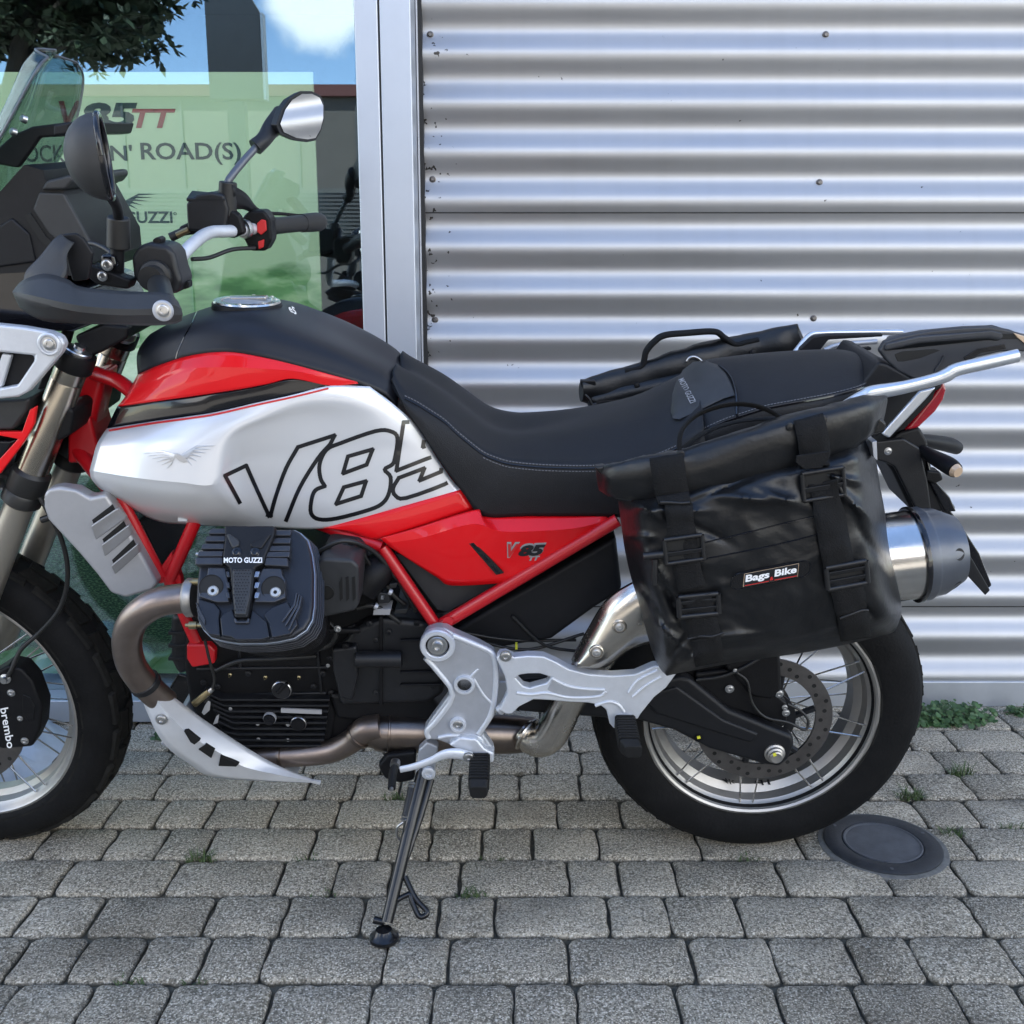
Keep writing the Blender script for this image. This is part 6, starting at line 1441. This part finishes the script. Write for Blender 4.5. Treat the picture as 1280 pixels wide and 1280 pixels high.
tprism('roll_tip', [ZB(*p) for p in ((1046, 62), (1062, 66), (1158, 148), (1150, 182), (1100, 190), (1040, 120))], .318, .300, 'pvc', rl, .004)
tprism('roll_tip', [ZB(*p) for p in ((66, 310), (100, 306), (150, 320), (150, 390), (108, 387), (98, 350))], .318, .300, 'pvc', rl, .004)
# webbing straps
def bcast(x, y, lift):
    a = P(*ZB(x, y), .8); d = (P(*ZB(x, y), .0) - a).normalized(); best = None
    for b_ in (bbag, brl):
        h = b_.ray_cast(a, d)
        if h[0] is not None and (best is None or (h[0] - a).length < (best[0] - a).length): best = h
    if best is None: return None
    n = best[1] if best[1].dot(d) < 0 else -best[1]
    return best[0] + n * lift
def strap(name, cl, wid, par, m='web', lift=.0035, thick=.0022):
    q = [Vector((*p, 0)) for p in sm(cl, 7)]; vs = []; cols = 5; ok = []
    for i, p in enumerate(q):
        tn = (q[min(i + 1, len(q) - 1)] - q[max(i - 1, 0)]).normalized(); s = Vector((-tn.y, tn.x, 0)) * wid / 2; s = s if s.x > 0 else -s
        row = [bcast(*(p + s * (k / (cols - 1) * 2 - 1)).xy, lift) for k in range(cols)]
        if None in row: continue
        ok.append(row)
    # webbing is stiff: smooth it along its length
    for _ in range(3):
        ok = [ok[0]] + [[(ok[i - 1][k] + ok[i][k] * 2 + ok[i + 1][k]) / 4 for k in range(cols)] for i in range(1, len(ok) - 1)] + [ok[-1]]
    vs = [v + TV * .0015 for r in ok for v in r]; n_ = len(ok)
    fs = [(i * cols + k, i * cols + k + 1, (i + 1) * cols + k + 1, (i + 1) * cols + k) for i in range(n_ - 1) for k in range(cols - 1)]
    return mk(name, vs, orient(vs, fs, TV), m, par, solid=thick, off=1, ang=60)
def buckle(x, y, w_, h_, rot, name='buckle', bars=2, t_lift=.006, rounded=False):
    b_ = empty(name, bag); c_ = bcast(x, y, t_lift) or P(*ZB(x, y), TF); ex = (P(*ZB(x + 10, y - 10 * math.tan(rot)), TF) - P(*ZB(x, y), TF)).normalized(); ez = Vector((-ex.z, 0, ex.x)); k = .3359 / 745
    W, H = w_ * k, h_ * k; mb_ = .0032
    fr = [c_ + ex * (sx * W / 2) + ez * (sz * H / 2) + TV * .003 for sx, sz in ((-1, -1), (1, -1), (1, 1), (-1, 1))]
    for i in range(4):
        tube('frame_bar', [fr[i], fr[(i + 1) % 4]], .0034 if not rounded else .0042, 'buckle', b_, 1, 10)
    for s in ((-.12,) if bars == 1 else (-.18, .2)):
        prism('cross_bar', [c_ + ex * (-W / 2) + ez * (H * (s - .10)) + TV * .004, c_ + ex * (W / 2) + ez * (H * (s - .10)) + TV * .004, c_ + ex * (W / 2) + ez * (H * (s + .10)) + TV * .006, c_ + ex * (-W / 2) + ez * (H * (s + .10)) + TV * .006], (0, .004, 0), 'buckle', b_, .001)
    prism('buckle_plate', [c_ + ex * (sx * W * .46) + ez * (sz * H * .46) + TV * .001 for sx, sz in ((-1, -1), (1, -1), (1, 1), (-1, 1))], (0, .003, 0), 'hole', b_, .0005)
    return b_
strap('strap', [(338, 275), (346, 330), (356, 390), (366, 450)], 122, bag, lift=.006)
strap('strap', [(380, 448), (388, 520), (398, 600), (412, 680), (432, 760)], 104, bag)
strap('strap', [(440, 780), (462, 860), (475, 905), (480, 940)], 112, bag, lift=.0065)
strap('strap', [(482, 940), (490, 1000), (496, 1030)], 110, bag, lift=.0025)
strap('strap', [(860, 130), (874, 190), (880, 250), (884, 312)], 114, bag, lift=.006)
tprism('strap_end', [ZB(*p) for p in ((822, 268), (946, 250), (942, 278), (915, 312), (850, 318), (818, 292))], .405, .401, 'web', bag, .001)
strap('strap', [(914, 360), (930, 430), (945, 520), (958, 600), (975, 680)], 112, bag)
strap('strap', [(990, 720), (1008, 780), (1022, 840)], 118, bag, lift=.0065)
strap('strap', [(1024, 845), (1032, 900), (1038, 938)], 116, bag, lift=.0025)
for x, y, w_, h_, rot, bars in ((400, 607, 122, 84, .14, 1), (452, 812, 130, 72, .10, 2), (918, 368, 128, 92, .16, 1), (1000, 702, 130, 78, .18, 2)): buckle(x, y, w_, h_, rot, bars=bars, rounded=bars == 2)
for x0, y0, x1, y1 in ((420, 938, 548, 930), (975, 858, 1085, 826), (312, 458, 425, 452)):
    q = [bcast(x0 + (x1 - x0) * f, y0 + (y1 - y0) * f, .009) for f in (0, .33, .66, 1)]
    if None not in q: tube('strap_edge', q, .0022, 'buckle', bag, 3, 8)
def bline(name, pts, r=.0012, m='gloss_black', lift=.0008):
    q = [bcast(x, y, lift) for x, y in sm(pts, 6)]; q = [v for v in q if v is not None]
    if len(q) > 2: tube(name, q, r, m, bag, 1, 6)
bline('welded_seam', [(470, 592), (600, 562), (760, 522), (890, 492)]); bline('welded_seam', [(476, 652), (640, 620), (780, 590), (912, 556)])
# label patch
o_, a_, c_ = bcast(570, 760, .002), bcast(862, 702, .002), bcast(566, 702, .002)
lp_ = []; ex, ez = a_ - o_, Vector((0, 0, (c_ - o_).z)); ex.y = 0; yy = min(o_.y, a_.y, c_.y, (bcast(716, 705, .002) or o_).y) - .001; o_.y = yy
for cx, s in ((.90, -1), (.10, 1)):
    for k in range(9):
        th = math.pi * (k / 8 - .5); lp_.append(o_ + ex * (cx - s * .10 * math.cos(th)) + ez * (.5 - s * math.sin(th) * -.5 * 1) if 0 else o_ + ex * (cx + (-s) * .10 * math.cos(th)) + ez * (.5 + (-s) * .5 * math.sin(th)))
lab = prism('label_patch', lp_, (0, .004, 0), 'web', bag, .0008)
tube('patch_seam', lp_ + [lp_[0]], .0008, 'gloss_black', lab, 1, 6)
def lrect(name, x0, x1, y0, y1, m, l): return prism(name, [o_ + ex * x + ez * y + TV * l for x, y in ((x0, y0), (x1, y0), (x1, y1), (x0, y1))], (0, .0008, 0), m, lab, 0)
lrect('label_border', .16, .845, .10, .93, 'lens_clear', .0008); lrect('label_ground', .168, .838, .115, .915, 'print_black', .0014)
text('lettering', 'Bags', o_ + ex * .18 + ez * .28 + TV * .0024, ex * .30, ez * .58, 'white', lab, .035); text('lettering', 'Bike', o_ + ex * .545 + ez * .40 + TV * .0024, ex * .275, ez * .44, 'white', lab, .035)
text('lettering', '&', o_ + ex * .49 + ez * .22 + TV * .0024, ex * .045, ez * .22, 'print_red', lab, .03)
for x0, x1 in ((.18, .48), (.55, .83)): lrect('label_rule', x0, x1, .17, .205, 'print_red', .0022)
# toggle, handle, bail
tg = bcast(284, 655, .006)
if tg:
    tube('toggle', [tg + Vector((-.018, 0, .004)), tg + Vector((.016, 0, .008))], .006, 'buckle', bag, 2, 12); tube('toggle_pull', [tg, tg + Vector((0, -.002, -.022)), tg + Vector((.001, -.001, -.040))], [.0048, .0042, .0052], 'buckle', bag, 2, 10)
hv = [P(*ZB(*p), t) for p, t in (((384, 250), .345), ((388, 190), .335), ((410, 150), .325), ((460, 110), .315), ((540, 82), .312), ((610, 74), .312), ((680, 84), .318), ((740, 110), .328), ((790, 150), .342))]
vs, fs = tube_geo(hv, .009, 6, 10, flat=(1, .35), flat_dir=(0, -1, 0)); mk('carry_handle', vs, fs, 'web', bag, ang=60)
vs, fs = tube_geo([P(*ZB(*p), t) for p, t in (((392, 246), .34), ((480, 180), .30), ((600, 140), .29), ((740, 128), .30), ((800, 150), .335))], .0075, 6, 10, flat=(1, .35), flat_dir=(0, -1, 0)); mk('carry_handle', vs, fs, 'web', bag, ang=60)
for x, y in ((390, 262), (795, 158), (918, 132)): lathe('stud', [(.006, 0), (.005, .004), (0, .005)], bcast(x, y, .001) or P(*ZB(x, y), .38), TV, 'buckle', bag, 14)
tube('d_ring', [P(*ZB(*p), .33) for p in ((585, 205), (595, 192), (612, 190), (630, 196), (636, 192))], .0028, 'bolt', bag, 4, 8)
tprism('side_stiffener', [(1090, 553), (1096, 551), (1097, 576), (1092, 572)], .33, .27, 'alu_dark', bag, .001)
# bag on the far side
bag2 = empty('pannier_bag', None, BO, (LEAN, 0, 0))
tag(bag2, 'black roll top pannier bag beyond the seat, with only its handle and roll showing', 'bag', 'pannier bags on the motorcycle')
ZT = lambda x, y: (700 + x * .4531, 380 + y * .4531)
r2 = [(58, 240), (110, 236), (240, 212), (380, 172), (520, 142), (620, 112), (668, 92)]
c = [P(*ZT(*p), t) for p, t in zip(r2, (-.27, -.28, -.29, -.295, -.295, -.285, -.275))]
vs, fs = tube_geo(c, [.024, .032, .042, .046, .045, .038, .028], 7, 20, flat=(1, .6), flat_dir=(0, 0, 1))
vs = [v + Vector((0, .004 * noise.noise(v * 25), .004 * noise.noise(v * 30 + Vector((5, 0, 0))))) for v in vs]
mk('rolled_top', vs, fs, 'pvc', bag2, ang=60)
tprism('roll_tip', [ZT(*p) for p in ((630, 84), (657, 54), (664, 78), (678, 104), (640, 120), (600, 122))], -.27, -.28, 'pvc', bag2, .003)
tprism('roll_tip', [ZT(*p) for p in ((55, 210), (98, 210), (104, 232), (84, 250), (62, 244))], -.262, -.275, 'pvc', bag2, .003)
tprism('sack', [ZT(*p) for p in ((66, 256), (120, 240), (660, 120), (690, 300), (690, 560), (120, 600), (84, 300))], -.255, -.36, 'pvc', bag2, .02, 3)
tube('piping', [P(*ZT(*p), -.258) for p in ((68, 250), (80, 262), (90, 278), (120, 268), (190, 262), (260, 246), (330, 214))], .0035, 'buckle', bag2, 4, 8)
vs, fs = tube_geo([P(*ZT(*p), t) for p, t in (((178, 184), -.285), ((225, 170), -.285), ((238, 130), -.285), ((262, 102), -.285), ((290, 86), -.285), ((350, 80), -.285), ((425, 76), -.285), ((452, 92), -.285), ((482, 110), -.285), ((515, 104), -.285), ((546, 97), -.285))], .014, 6, 10, flat=(.45, 1), flat_dir=(0, 0, 1)); mk('carry_handle', vs, fs, 'web', bag2, ang=60)
for x, y in ((212, 224), (532, 134)): lathe('stud', [(.006, 0), (.0055, .004), (0, .005)], P(*ZT(x, y), -.262), TV, 'buckle', bag2, 14)
tube('d_ring', [P(*ZT(*p), -.26) for p in ((350, 158), (358, 148), (372, 146), (384, 152), (392, 160))], .0028, 'bolt', bag2, 4, 8)
